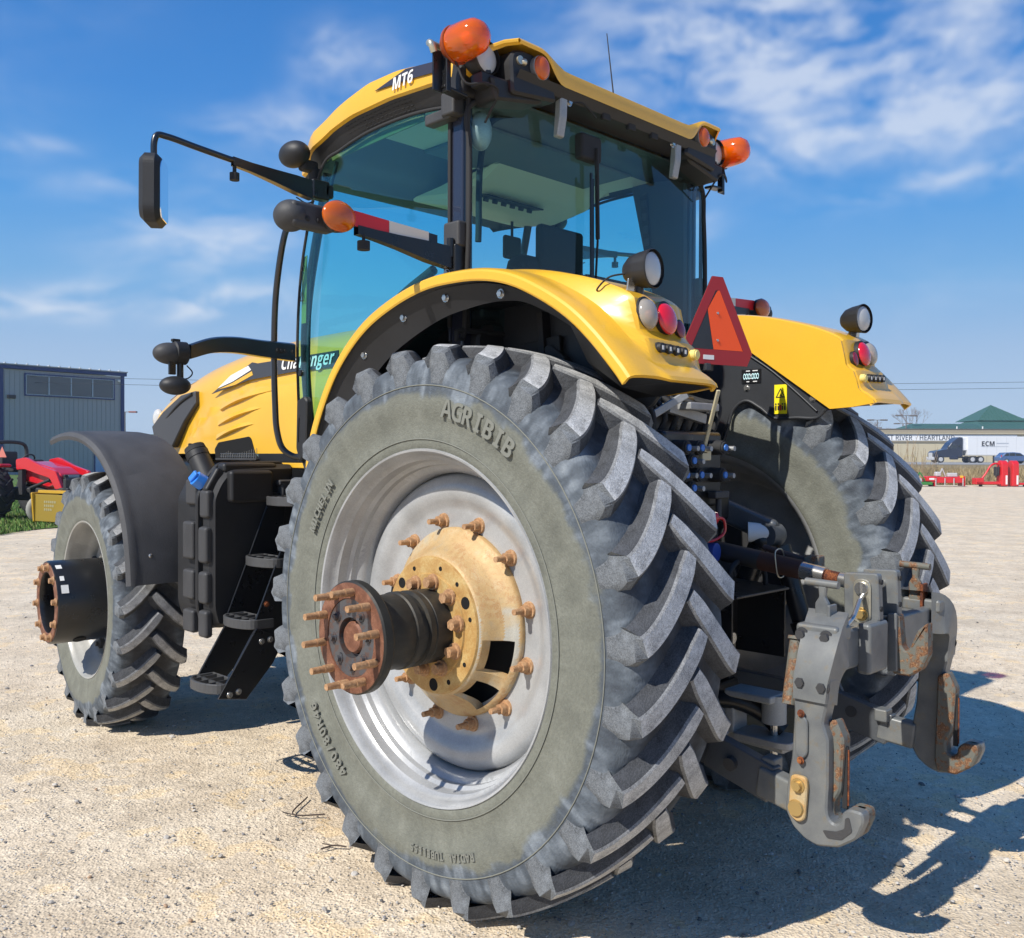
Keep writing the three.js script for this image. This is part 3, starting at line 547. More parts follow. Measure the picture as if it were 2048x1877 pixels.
  for (let i = 0; i < 4; i++) mk('switch_button', rod([-.79 + i * .040, 1.884 - i * .0015, .782], [-.79 + i * .040, 1.884 - i * .0015, .795], .0165, .015, 20), MT.plasticDark, f);
  for (let i = 0; i < 4; i++) mk('switch_mark', bx(.009, .013, .001, -.79 + i * .040, 1.884 - i * .0015, .7957, 0), MT.white, f);
  mk('stop_button', [rod([-.610, 1.876, .778], [-.610, 1.876, .797], .017, .017, 24), rod([-.610, 1.876, .797], [-.610, 1.876, .801], .014, .012, 24)], STD({ color: C(.75, .62, .20), roughness: .4 }), f);
  // work lamp on its stalk
  const L = [-.752, 2.142, .680];
  const body = latheX([[-.055, 0], [-.052, .030], [-.030, .048], [.0, .056], [.032, .060], [.046, .063], [.050, .060]], 40); body.rotateY(-Math.PI / 2 + .12); body.translate(...L); mk('work_lamp', body, MT.plasticDark, f);
  const ln = new THREE.SphereGeometry(.062, 32, 12, 0, Math.PI * 2, 0, 1.15); ln.rotateX(Math.PI / 2); ln.scale(.93, .93, .35); ln.translate(0, 0, .034); ln.rotateY(.12); ln.translate(...L); mk('work_lamp_lens', ln, MT.lens, f);
  mk('lamp_bracket', [bx(.036, .055, .006, -.795, 2.082, .672, .002, .15), bx(.04, .006, .05, -.785, 2.066, .655, .002)], MT.steel, f);
  mk('lamp_stalk', rod([-.752, 2.05, .668], [-.752, 2.10, .675], .016, .016, 16), MT.black, f);
  mk('lamp_wire', tube([[-.79, 2.13, .655], [-.84, 2.115, .62], [-.86, 2.08, .59], [-.83, 2.075, .57]], .003, 24, 6), MT.rubber, f);
  return f;
}
for (const s of [0, 1]) { MIR = !!s; fender(); } MIR = false;
// decals on the right inner panel
{
  const d = grp('fender_decals', tractor);
  mk('counter_decal', bx(.003, .062, .098, .5875, 1.912, .278, 0), STD({ color: C(.006, .006, .007), roughness: .4 }), d);
  for (const z of [-.034, -.020, -.006, .016, .030, .044]) { const g = new THREE.TorusGeometry(.0052, .0016, 6, 14); g.scale(1, 2.1, 1); g.rotateY(Math.PI / 2); g.translate(.5855, 1.911, .2735 + z * .85); mk('counter_digit', g, STD({ color: C(.55, .80, .82), roughness: .5 }), d); }
  mk('counter_mark', [bx(.001, .003, .010, .5857, 1.918, .277, 0), bx(.001, .003, .010, .5857, 1.902, .277, 0), bx(.001, .010, .003, .5857, 1.918, .277, 0), bx(.001, .004, .02, .5857, 1.936, .262, 0), bx(.001, .004, .026, .5857, 1.936, .298, 0), bx(.001, .004, .014, .5857, 1.888, .262, 0), bx(.001, .004, .02, .5857, 1.888, .298, 0)], MT.white, d);
  mk('warning_sticker', bx(.003, .128, .060, .5875, 1.803, .424, 0), STD({ color: C(.88, .72, .01), roughness: .5 }), d);
  const tri = shapeOf([[-.023, 0], [.023, 0], [0, .042]], [[[-.017, .004], [0, .034], [.017, .004]]]);
  const blk = STD({ color: C(.02, .02, .02), roughness: .6 });
  mk('warning_symbol', [slabX(tri, .5845, .5855, 0).translate(0, 1.810, .424), bx(.001, .012, .004, .5853, 1.822, .424, 0, .5), bx(.001, .008, .004, .5853, 1.818, .430, 0, -.5)], blk, d);
  for (const [z, s] of [[-.022, .9], [-.010, .8], [.010, .8], [.022, .9]]) mk('person_symbol', [bx(.001, .024 * s, .007, .5853, 1.765, .424 + z, 0), rod([.5850, 1.782, .424 + z], [.5858, 1.782, .424 + z], .004, .004, 12)], blk, d);
  mk('wheel_symbol', bx(.001, .026, .010, .5853, 1.766, .424, 0), STD({ color: C(.5, .03, .02), roughness: .6 }), d);
}
// ------------------------------------------------------------------ cab
{
  const cab = grp('cab', tractor);
  // side glass, door frame and pillars, both sides
  for (const s of [0, 1]) { MIR = !!s;
    const top = [[-1.075, 2.855], [-.95, 2.886], [-.747, 2.916], [-.465, 2.917], [-.30, 2.900], [-.222, 2.885]], bot = [[-.222, 2.05], [-.34, 1.98], [-.55, 1.86], [-.72, 1.68], [-.86, 1.46], [-1.17, 1.40], [-1.25, 1.55], [-1.275, 1.72], [-1.290, 2.13], [-1.235, 2.50]];
    mk('side_window', slabX(shapeOf([...top, ...bot]), -.774, -.769, 0), MT.glass, cab);
    const edge = [...bot.slice(5), ...top];
    mk('door_edge', tube([[-.773, 1.40, -1.17], ...bot.slice(6).map(([z, y]) => [-.773, y, z]), ...top.map(([z, y]) => [-.773, y, z])], .0075, 90, 6), MT.rubber, cab);
    mk('front_pillar', tube([[-.735, 1.36, -1.13], [-.745, 1.72, -1.222], [-.748, 2.13, -1.236], [-.745, 2.5, -1.185], [-.74, 2.86, -1.02]], .009, 40, 8), MT.rubber, cab);
    mk('corner_post', tube([[-.66, 1.36, -1.30], [-.68, 2.13, -1.37], [-.67, 2.86, -1.20]], .022, 30, 10), MT.black, cab);
    mk('rear_pillar', [bx(.055, .96, .070, -.748, 2.44, -.178, .012), bx(.030, .90, .012, -.766, 2.44, -.215, .004)], PHY({ color: C(.022, .026, .045), roughness: .25, clearcoat: .5 }), cab);
    mk('pillar_seal', [bx(.014, .86, .016, -.779, 2.47, -.213, .005), bx(.014, .90, .018, -.772, 2.47, -.118, .006)], MT.rubber, cab);
    mk('door_hinge', [bx(.07, .10, .09, -.792, 2.38, -.155, .012), bx(.06, .09, .075, -.80, 2.875, -.175, .010), bx(.05, .045, .15, -.795, 2.845, -.245, .01)], MT.plastic, cab);
    mk('hinge_bracket', [bx(.075, .13, .07, -.80, 2.275, -.15, .008), rod([-.84, 2.29, -.14], [-.84, 2.36, -.14], .014, .014, 12)], MT.black, cab);
    for (const y of [2.315, 2.235]) mk('hinge_bolt', moved(boltX(.011, .010), -.838, y, -.160), MT.steel, cab);
    mk('sill', bx(.06, .06, .95, -.74, 1.36, -.75, .015), MT.black, cab);
    mk('door_latch', rod([-.772, 1.93, -1.262], [-.782, 1.93, -1.262], .016, .014, 16), MT.black, cab);
    mk('door_handle', [slabX(shapeOf(rpoly([[-1.238, 1.80], [-1.18, 1.82], [-1.155, 1.80], [-1.165, 1.56], [-1.215, 1.52], [-1.245, 1.58]], .012), [rpoly([[-1.226, 1.72], [-1.205, 1.74], [-1.212, 1.60], [-1.230, 1.61]], .004)]), -.812, -.776, .006)], MT.plasticDark, cab);
  } MIR = false;
  // right hand trim and duct seen through the rear glass
  mk('pillar_trim', slabX(shapeOf(rpoly([[-.50, 2.94], [-.16, 2.94], [-.16, 1.9], [-.33, 1.9], [-.36, 2.35]], .02)), .70, .745, .01), STD({ color: C(.030, .038, .050), roughness: .6 }), cab);
  mk('trim_vent', [bx(.008, .36, .045, .697, 2.70, -.395, .004, -.10)], MT.rubber, cab);
  for (let i = 0; i < 5; i++) mk('vent_slot', bx(.004, .035, .030, .692, 2.57 + i * .065, -.382 - i * .0065, 0), MT.panel, cab);
  // rear window, slightly bowed
  {
    const rows = []; for (let j = 0; j <= 12; j++) { const t = j / 12, y = mix(2.02, 2.962, t), row = []; for (let i = 0; i <= 20; i++) { const u = i / 20 * 2 - 1, w = mix(.79, .775, t), c = 1 - Math.pow(Math.abs(u), 6) * .0; let yy = y; const yt = 2.962 - .105 * Math.pow(Math.abs(u), 5); yy = mix(2.02, yt, t); row.push([u * w, yy, -.070 - .045 * u * u + .015 * Math.sin(t * 3)]); } rows.push(row); }
    mk('rear_window', loft(rows), MT.clearGlass, cab);
    const ring = [...rows.map(r => r[0]), ...rows[12].slice(1), ...rows.map(r => r[20]).reverse().slice(1), ...rows[0].slice(0, -1).reverse()];
    mk('window_seal', tube(ring.filter((_, i) => i % 2 === 0), .011, 160, 6, true), MT.rubber, cab);
  }
  mk('rear_bulkhead', [slabZ(shapeOf(rpoly([[-.60, 1.25], [.60, 1.25], [.74, 2.0], [.70, 2.06], [-.70, 2.06], [-.74, 2.0]], .04)), -.16, -.10, .01), bx(1.1, .10, .10, 0, 1.98, -.03, .03)], MT.plasticDark, cab);
  mk('rear_shelf', bx(1.40, .05, .28, 0, 2.10, -.26, .02), MT.panel, cab);
  const dome = new THREE.SphereGeometry(1, 32, 12, 0, Math.PI * 2, 0, Math.PI / 2); dome.scale(.32, .13, .12); dome.translate(-.42, 2.12, -.22); mk('parcel_cover', dome, STD({ color: C(.10, .13, .13), roughness: .7 }), cab);
  mk('cab_floor', bx(1.40, .08, 1.15, 0, 1.30, -.72, .02), MT.black, cab);
  mk('side_console', [bx(.20, .75, .70, .62, 1.70, -.62, .05)], MT.seat, cab);
  mk('windscreen', loft([0, 1].map(t => [...Array(17).keys()].map(i => { const u = i / 8 - 1; return [u * .665, mix(1.40, 2.90, t), mix(-1.46, -1.30, t) + .10 * u * u]; }))), MT.clearGlass, cab);
  // headliner and roof console
  mk('headliner', [slabY(shapeOf(rpoly([[-.73, -.16], [.73, -.16], [.70, -1.15], [.55, -1.34], [-.55, -1.34], [-.70, -1.15]], .06)), 2.935, 2.965, .01)], MT.beige, cab);
  mk('roof_console', [slabX(shapeOf(rpoly([[-.62, 2.94], [-1.30, 2.94], [-1.30, 2.86], [-1.02, 2.825], [-.78, 2.86]], .02)), -.10, .70, .02)], MT.beige, cab);
  mk('console_panel', bx(.40, .006, .11, .22, 2.838, -.90, .002, .146), MT.rubber, cab);
  for (let i = 0; i < 6; i++) mk('console_knob', rod([.06 + i * .062, 2.832, -.90], [.06 + i * .062, 2.815, -.905], .016, .014, 14), MT.plasticDark, cab);
  for (const x of [-.30, -.10]) mk('roof_vent', rod([x, 2.936, -.62], [x, 2.928, -.62], .05, .05, 24), MT.plastic, cab);
  mk('roof_hatch', bx(.95, .02, .45, .05, 2.93, -.58, .02), STD({ color: C(.10, .12, .13), roughness: .7 }), cab);
  mk('speaker_dome', new THREE.SphereGeometry(.05, 20, 16).scale(1, 1.5, .8).translate(-.68, 2.80, -.15), MT.aluminium, cab);
  mk('grab_rail', tube([[-.55, 2.42, -.30], [-.55, 2.78, -.28], [-.53, 2.90, -.24], [-.45, 2.93, -.18], [-.15, 2.93, -.15]], .013, 50, 8), MT.rubber, cab);
  // seat, steering wheel, monitors
  mk('driver_seat', [bx(.46, .62, .14, .10, 2.17, -.50, .06, -.12), bx(.50, .14, .48, .10, 1.86, -.74, .05)], MT.seat, cab);
  mk('head_panel', [bx(.30, .24, .05, .13, 2.50, -.47, .02)], MT.seat, cab);
  mk('seat_base', bx(.36, .45, .36, .10, 1.58, -.72, .04), MT.black, cab);
  mk('armrest', [bx(.10, .10, .50, .42, 2.10, -.62, .03), bx(.30, .22, .06, .50, 2.34, -.50, .03, -.2)], MT.seat, cab);
  mk('monitor_arm', tube([[.70, 2.42, -.44], [.60, 2.43, -.52], [.50, 2.40, -.60]], .012, 20, 8), MT.rubber, cab);
  { const g = new THREE.TorusGeometry(.20, .018, 10, 40); g.rotateX(-1.0); g.translate(.0, 2.20, -1.12); mk('steering_wheel', g, MT.rubber, cab); }
  mk('steering_column', [rod([0, 2.19, -1.13], [0, 1.55, -1.36], .05, .08, 16), bx(.34, .30, .16, 0, 1.98, -1.30, .05, -.4)], MT.seat, cab);
  mk('interior_mirror', [bx(.13, .13, .03, .52, 2.70, -1.18, .03), rod([.52, 2.76, -1.18], [.52, 2.90, -1.18], .008, .008)], MT.rubber, cab);
  mk('inner_grab_bar', tube([[-.71, 1.62, -1.16], [-.70, 1.94, -1.02], [-.70, 2.20, -.64], [-.70, 2.30, -.40]], .02, 30, 8), MT.rubber, cab);
  mk('sun_blind', slabX(shapeOf([[-1.06, 2.905], [-.40, 2.915], [-.40, 2.885], [-1.04, 2.865]]), -.752, -.746, 0), STD({ color: C(.15, .13, .03), roughness: .8 }), cab);
  mk('door_sticker', slabX(shapeOf([[-1.262, 2.46], [-1.222, 2.47], [-1.232, 2.16], [-1.270, 2.16]]), -.766, -.764, 0), STD({ color: C(.34, .26, .05), roughness: .7 }), cab);
  for (const y of [2.40, 2.26]) mk('sticker_triangle', slabX(shapeOf([[-1.262, y], [-1.232, y], [-1.247, y + .05]], [[[-1.256, y + .004], [-1.247, y + .038], [-1.238, y + .004]]]), -.7785, -.7775, 0), MT.rubber, cab);
  // rear wiper
  mk('wiper_motor', bx(.13, .11, .05, -.16, 2.83, -.05, .015), MT.rubber, cab);
  mk('wiper_arm', [bar([-.14, 2.83, -.02], [-.14, 2.45, -.012], .018, .012), bar([-.14, 2.45, -.012], [-.15, 2.18, -.02], .010, .008)], MT.rubber, cab);
  mk('wiper_blade', [bar([-.178, 2.72, -.018], [-.172, 2.12, -.018], .010, .012), bar([-.165, 2.70, -.02], [-.160, 2.14, -.02], .004, .016)], MT.black, cab);
  for (const s of [0, 1]) { MIR = !!s; mk('window_hinge', [slabX(shapeOf(rpoly([[-.01, 2.968], [.022, 2.968], [.020, 2.89], [.004, 2.812], [-.022, 2.812], [-.014, 2.90]], .008)), -.408, -.366, .005)], MT.aluminium, cab); mk('hinge_screw', moved(boltZ(.012, .01), -.350, 2.955, .012), MT.steel, cab); } MIR = false;
  mk('wiper_hose', tube([[-.34, 2.955, .018], [-.29, 2.962, .03], [-.24, 2.945, .03], [-.20, 2.93, .025]], .004, 24, 6), MT.rubber, cab);
  for (const x of [-.13, .04, .2]) mk('bumper_stop', bx(.05, .03, .02, x, 2.952, .018, .006), MT.rubber, cab);
}
// ------------------------------------------------------------------ cab roof
{
  const rf = grp('cab_roof', tractor);
  const sideY = [[.05, 3.030], [-.10, 3.052], [-.29, 3.074], [-.49, 3.100], [-.68, 3.102], [-.93, 3.060], [-1.127, 3.012], [-1.26, 2.965], [-1.42, 2.93]], lowY = [[.05, 2.952], [-.257, 2.971], [-.537, 2.988], [-.777, 2.983], [-.966, 2.963], [-1.107, 2.931], [-1.26, 2.905], [-1.42, 2.89]];
  const at = (T, z) => { for (let i = 1; i < T.length; i++) if (z >= T[i][0]) { const t = (z - T[i - 1][0]) / (T[i][0] - T[i - 1][0]); return mix(T[i - 1][1], T[i][1], t); } return T[T.length - 1][1]; };
  const hw = z => z < -1.1 ? mix(.80, .66, sstep(-1.1, -1.45, z)) : z > -.18 ? mix(.82, .67, Math.pow(clamp((z + .18) / .23), 1.7)) : mix(.82, .80, sstep(-.8, -1.1, z));
  const bump = x => { const a = Math.abs(x); return sstep(.40, .56, a) * (1 - .55 * sstep(.66, .82, a)); };
  const yr = x => 3.047 + .052 * bump(x) - .02 * sstep(.70, .82, Math.abs(x));
  const zs = spl([[.05, 0], [-1.42, 0]], 40).map(p => p[0]), top = zs.map(z => { const r = []; for (let i = 0; i <= 32; i++) { const u = i / 16 - 1, x = u * hw(z); const main = at(sideY, z) + .055 * (1 - u * u) * (1 - sstep(-.05, .05, z)) - .012 * Math.pow(Math.abs(u), 12); const k = sstep(-.42, .03, z); r.push([x, mix(main, yr(x), k), z]); } return r; });
  mk('roof_skin', [loft(top, false, .8)], MT.yellow, rf);
  const sideBand = s => zs.map((z, i) => { const t = top[i][s < 0 ? 0 : 32]; const low = z > -.12 ? mix(at(lowY, z), t[1] - .02, sstep(-.10, -.02, z)) : at(lowY, z); const a = [t, [t[0] + s * .006, mix(t[1], low, .3), z], [t[0] + s * .004, low + .006, z], [t[0] - s * .012, low, z]]; return s < 0 ? a : a.reverse(); });
  mk('roof_side_band', loft(sideBand(-1)), MT.yellow, rf); mk('roof_side_band', loft(sideBand(1)), MT.yellow, rf);
  const lowR = x => { const a = Math.abs(x); return a < .42 ? 2.986 : mix(2.986, yr(x) - .020, sstep(.42, .53, a)); };
  { const r0 = [], r1 = [], r2 = []; for (let i = 0; i <= 64; i++) { const x = (i / 32 - 1) * .67; r0.push([x, yr(x), .05]); r1.push([x, mix(yr(x), lowR(x), .5), .058]); r2.push([x, lowR(x), .052]); } mk('roof_rear_band', loft([r2, r1, r0]), MT.yellow, rf); }
  // black underside
  const und = zs.map(z => { const h = hw(z) - .012, low = at(lowY, z) + .002, w = Math.max(h - .045, .5), wy = at([[.05, 2.90], [-.224, 2.895], [-.465, 2.925], [-.747, 2.924], [-1.055, 2.87], [-1.42, 2.84]], z); return [[-h, low, z], [-w, wy, z], [-w + .03, wy + .02, z], [w - .03, wy + .02, z], [w, wy, z], [h, low, z]]; }).filter((_, i) => zs[i] < -.05);
  mk('roof_underside', loft(und.map(r => [...r].reverse())), MT.plasticDark, rf);
  { const a = [], b = [], c = []; for (let i = 0; i <= 24; i++) { const x = (i / 12 - 1) * .66; a.push([x, 2.990, .046]); b.push([x, 2.955, .020]); c.push([x, 2.935, -.075]); } mk('rear_valance', loft([c, b, a]), MT.plasticDark, rf); }
  for (const s of [0, 1]) { MIR = !!s;
    const prof = [[-.68, 2.90], [-.69, 3.02], [-.68, 3.06], [-.62, 3.078], [-.545, 3.075], [-.495, 3.045], [-.455, 2.985], [-.43, 2.93]];
    mk('lamp_pod', slabZ(shapeOf(rpoly([...prof], .02)), -.12, .026, .01), MT.plasticDark, rf);
    mk('pod_lower', slabZ(shapeOf(rpoly([[-.77, 2.95], [-.44, 2.97], [-.50, 2.91], [-.74, 2.865]], .02)), -.13, .005, .01), MT.plasticDark, rf);
    // amber oval lamp
    const g = new THREE.SphereGeometry(1, 32, 16, 0, Math.PI * 2, 0, Math.PI / 2); g.rotateX(Math.PI / 2); g.scale(.040, .045, .022); g.translate(-.545, 3.026, .046); mk('amber_lamp', g, MT.orange, rf);
    mk('amber_lamp_base', rod([-.545, 3.026, .012], [-.545, 3.026, .047], .043, .045, 28), MT.aluminium, rf);
    // round work lamp
    const b = latheX([[-.07, .0], [-.065, .035], [-.03, .056], [.0, .062], [.028, .064], [.034, .060]], 36); b.rotateY(-Math.PI / 2); b.translate(-.765, 3.020, -.050); mk('work_lamp', b, MT.plasticDark, rf);
    const l = new THREE.SphereGeometry(.06, 32, 12, 0, Math.PI * 2, 0, 1.3); l.rotateX(Math.PI / 2); l.scale(.98, .98, .30); l.translate(-.765, 3.020, -.037); mk('work_lamp_lens', l, MT.lens, rf);
    mk('lamp_mount', [bx(.09, .05, .06, -.755, 2.935, -.045, .006), bx(.03, .05, .03, -.755, 2.965, -.04, .006), bx(.16, .16, .10, -.74, 2.97, -.15, .02)], MT.plasticDark, rf);
    mk('marker_bulb', [new THREE.SphereGeometry(.014, 14, 10).translate(-.625, 3.028, .030), rod([-.645, 3.03, .02], [-.645, 3.03, .034], .016, .016, 14)], MT.zinc, rf);
    // beacon lying on its bracket
    const bc = latheX([[0, .045], [.006, .062], [.03, .068], [.08, .066], [.125, .060], [.148, .044], [.158, .020], [.160, 0]], 40); bc.rotateY(-Math.PI / 2); bc.translate(-.876, 3.045, -.080); mk('beacon', bc, MT.orange, rf);
    mk('beacon_rim', latheX([[-.022, .0], [-.022, .052], [.0, .068], [.012, .070], [.014, .066]], 40).rotateY(-Math.PI / 2).translate(-.876, 3.045, -.080), STD({ color: C(.30, .06, .015), roughness: .5 }), rf);
    mk('beacon_bulb', new THREE.SphereGeometry(.022, 16, 12).translate(-.876, 3.053, -.01), STD({ color: C(.95, .6, .1), roughness: .2 }), rf);
    mk('beacon_tube', [tube([[-.878, 3.045, -.10], [-.905, 3.045, -.125], [-.955, 3.045, -.125], [-.968, 3.03, -.10], [-.955, 3.005, -.10]], .013, 24, 10)], MT.zinc, rf);
    mk('beacon_bracket', [bx(.055, .15, .008, -.93, 2.945, -.105, .003), bar([-.92, 2.89, -.105], [-.81, 2.88, -.10], .05, .012), bx(.022, .15, .03, -.905, 2.945, -.09, .004)], MT.black, rf);
    mk('beacon_wire', tube([[-.89, 3.03, -.08], [-.88, 2.97, -.06], [-.86, 2.90, -.03], [-.80, 2.91, .0], [-.74, 2.90, .01], [-.73, 2.80, -.07]], .0045, 40, 6), MT.rubber, rf);
    // front corner lamps
    const fl = new THREE.SphereGeometry(1, 24, 16); fl.scale(.060, .058, .090); fl.translate(-.86, 2.90, -1.18); mk('front_work_lamp', fl, MT.plasticDark, rf);
    mk('front_lamp_mount', [bx(.08, .05, .06, -.80, 2.855, -1.16, .015), bx(.05, .10, .05, -.77, 2.80, -1.15, .015)], MT.rubber, rf);
  } MIR = false;
  // perforated vent under the left eave
  for (let i = 0; i < 16; i++) for (let j = 0; j < 4; j++) { const z = -.44 - i * .028, y = at(lowY, z); mk('vent_hole', bx(.003, .010, .016, -.797 + j * .0085, y - .008 - j * .0125, z, 0, 0, 0, -.5), MT.rubber, rf); }
  // swoosh and model number on the left roof band
  const zc = [-.335, -.70];
  mk('roof_swoosh', slabX(shapeOf([[-.20, 3.045], [-.42, 3.072], [-.62, 3.040], [-.42, 3.028], [-.20, 3.005]]), -.8315, -.8275, 0), STD({ color: C(.035, .035, .055), roughness: .4 }), rf);
  const put3 = (s, z) => { const g = txt(s, .048, .002); g.applyMatrix4(new THREE.Matrix4().makeShear(0, 0, .18, 0, 0, 0)); g.rotateY(-Math.PI / 2); g.translate(-.8318, 3.033, z); return g; };
  mk('model_number', [put3('MT6', -.435).rotateX(0), put3('E', -.235)], MT.white, rf);
  mk('antenna', rod([-.02, 3.02, -.02], [.02, 3.38, -.10], .0035, .002, 8), MT.rubber, rf);
}
// ------------------------------------------------------------------ hood
{
  const hd = grp('hood', tractor);
  const T = [[-1.40, 2.235, .455, 2.02, .47], [-1.80, 2.232, .450, 2.02, .475], [-2.20, 2.222, .445, 2.01, .475], [-2.60, 2.196, .440, 1.985, .47], [-2.95, 2.150, .430, 1.945, .455], [-3.25, 2.085, .415, 1.895, .43], [-3.50, 2.010, .395, 1.83, .405], [-3.68, 1.94, .37, 1.78, .375], [-3.80, 1.865, .335, 1.72, .335], [-3.86, 1.76, .29, 1.66, .29]];
  const rows = []; const Z = spl(T.map(t => [t[0], t[1], t[2]]), 60), Y = spl(T.map(t => [t[0], t[3], t[4]]), 60);
  for (let i = 0; i < 60; i++) {
    const [z, yt, ws] = Z[i], [, ysh, wl] = Y[i], row = [], low = 1.56;
    // swept ridge: the lower flank stands proud behind it
    const ridge = z > -3.05 ? mix(1.60, 1.935, Math.pow(clamp((z + 3.05) / .85), .55)) : 1.5;
    for (const y of [low, 1.60, 1.66, 1.72, 1.78, 1.84, 1.88, 1.92, 1.96, 2.0]) { const yy = Math.min(y, ysh - .02 - (2.0 - y) * .05); const k = sstep(ridge + .035, ridge - .035, yy); row.push([-(mix(ws - .004, wl + .022, k) - .02 * sstep(1.66, 1.54, yy) * 0), yy, z]); }
    row.push([-(ws - .012), ysh + .02, z], [-(ws - .05), mix(ysh, yt, .42), z], [-(ws - .12), mix(ysh, yt, .70), z], [-(ws * .52), mix(ysh, yt, .90), z], [-(ws * .25), mix(ysh, yt, .985), z], [0, yt, z]);
    rows.push([...row, ...row.slice(0, -1).reverse().map(p => [-p[0], p[1], p[2]])]);
  }
  mk('hood_skin', [loft(rows.map(r => [...r].reverse()), false, .5), loft([rows[59], rows[59].map(p => [p[0] * .9, 1.56, -3.87])])], MT.yellow, hd);
  mk('hood_crease', tube([[-.372, 2.105, -1.5], [-.37, 2.10, -2.2], [-.366, 2.085, -2.6], [-.356, 2.045, -2.95], [-.345, 1.985, -3.3], [-.33, 1.915, -3.55]], .003, 40, 5), STD({ color: C(.25, .14, .03), roughness: .6 }), hd);
  // brow louvres on both flanks, meshed air intake, swept decals
  for (const s of [0, 1]) { MIR = !!s;
    for (const [z0, z1, y0, y1] of [[-2.55, -1.97, 1.818, 1.905], [-2.575, -2.02, 1.728, 1.820], [-2.60, -2.10, 1.648, 1.735]]) {
      const n = 8, a = [], b = [], c = []; for (let i = 0; i <= n; i++) { const t = i / n, z = mix(z0, z1, t), y = mix(y0, y1, t) - .012 * Math.sin(Math.PI * t) * -1; const d = .019 * Math.sin(Math.PI * Math.min(1, t * 1.15 + .05)) + .002, x = -.4955; a.push([x, y + .022, z]); b.push([x - d, y - .004, z]); c.push([x + .006, y - .014, z]); }
      mk('louvre', loft([a, b, c].map(r => [...r].reverse()), false, .3), MT.yellow, hd);
    }
    mk('intake_opening', slabX(shapeOf(rpoly([[-2.60, 1.530], [-2.615, 1.585], [-2.57, 1.625], [-2.22, 1.655], [-2.195, 1.64], [-2.15, 1.555], [-2.11, 1.530]], .012)), -.501, -.494, .001), MT.hollow, hd);
    const me = []; for (let i = 0; i < 16; i++) { const z = -2.53 + i * .026, h = i < 6 ? .04 - Math.abs(i - 3) * .006 : .02 + .004 * (i - 6); me.push(rod([-.5025, 1.535, z], [-.5025, 1.535 + h, z + .006], .0016, .0016, 5)); } for (let j = 0; j < 3; j++) me.push(rod([-.5025, 1.542 + j * .009, -2.54], [-.5025, 1.542 + j * .009, -2.14], .0014, .0014, 5));
    mk('intake_mesh', me, MT.steel, hd).userData.kind = 'stuff';
    mk('intake_sill', bx(.03, .012, .46, -.505, 1.528, -2.34, .003), MT.plastic, hd);
    mk('flank_decal', slabX(shapeOf([[-2.735, 1.915], [-2.55, 1.985], [-2.26, 2.072], [-2.20, 2.062], [-1.42, 2.075], [-1.42, 1.995], [-1.85, 1.992], [-2.30, 1.975]]), -.458, -.4535, 0), STD({ color: C(.045, .047, .055), roughness: .4 }), hd);
    mk('decal_flash', slabX(shapeOf([[-2.655, 1.945], [-2.50, 2.012], [-2.30, 2.055], [-2.27, 2.03], [-2.48, 1.975]]), -.4600, -.4585, 0), MT.white, hd);
    mk('decal_flash', slabX(shapeOf([[-2.655, 1.938], [-2.48, 1.968], [-2.26, 2.022], [-2.25, 2.000], [-2.45, 1.955]]), -.4600, -.4585, 0), STD({ color: C(.75, .42, .05), roughness: .4 }), hd);
    const nm = txt('Challenger', .068, .002, fontBold); nm.applyMatrix4(new THREE.Matrix4().makeShear(0, 0, .35, 0, 0, 0)); nm.rotateY(MIR ? Math.PI / 2 : -Math.PI / 2); nm.translate(MIR ? 0 : -.4605, 2.034, -1.70); if (MIR) { nm.translate(.4605, 0, 0); MIR = false; mk('hood_name', nm, MT.white, hd); MIR = true; } else mk('hood_name', nm, MT.white, hd);
    mk('side_grille', slabX(shapeOf(rpoly([[-2.955, 1.945], [-2.945, 1.865], [-3.10, 1.76], [-3.27, 1.60], [-3.50, 1.60], [-3.56, 1.74], [-3.40, 1.83], [-3.15, 1.925]], .012)), -.455, -.400, .006), STD({ color: C(.055, .057, .063), roughness: .6 }), hd);
    mk('grille_rim', tube([[-.457, 1.928, -2.98], [-.456, 1.885, -3.13], [-.450, 1.81, -3.30], [-.435, 1.74, -3.44], [-.415, 1.66, -3.51]], .010, 30, 8), MT.plasticDark, hd);
    const hl = new THREE.SphereGeometry(1, 24, 16); hl.scale(.035, .065, .05); hl.translate(-.345, 1.80, -3.70); mk('headlamp', hl, MT.lens, hd);
    mk('hood_skirt', [bx(.03, .05, .75, -.484, 1.535, -1.75, .004)], MT.black, hd);
    mk('lower_strip', bx(.02, .028, .72, -.490, 1.498, -1.76, .004), MT.yellow, hd);
  } MIR = false;
  mk('nose_grille', slabZ(shapeOf(rpoly([[-.28, 1.05], [.28, 1.05], [.30, 1.66], [-.30, 1.66]], .05)), -3.90, -3.80, .01), MT.plasticDark, hd);
  mk('engine_bay', bx(.84, .62, 2.2, 0, 1.22, -2.55, .05), MT.black, hd);
}
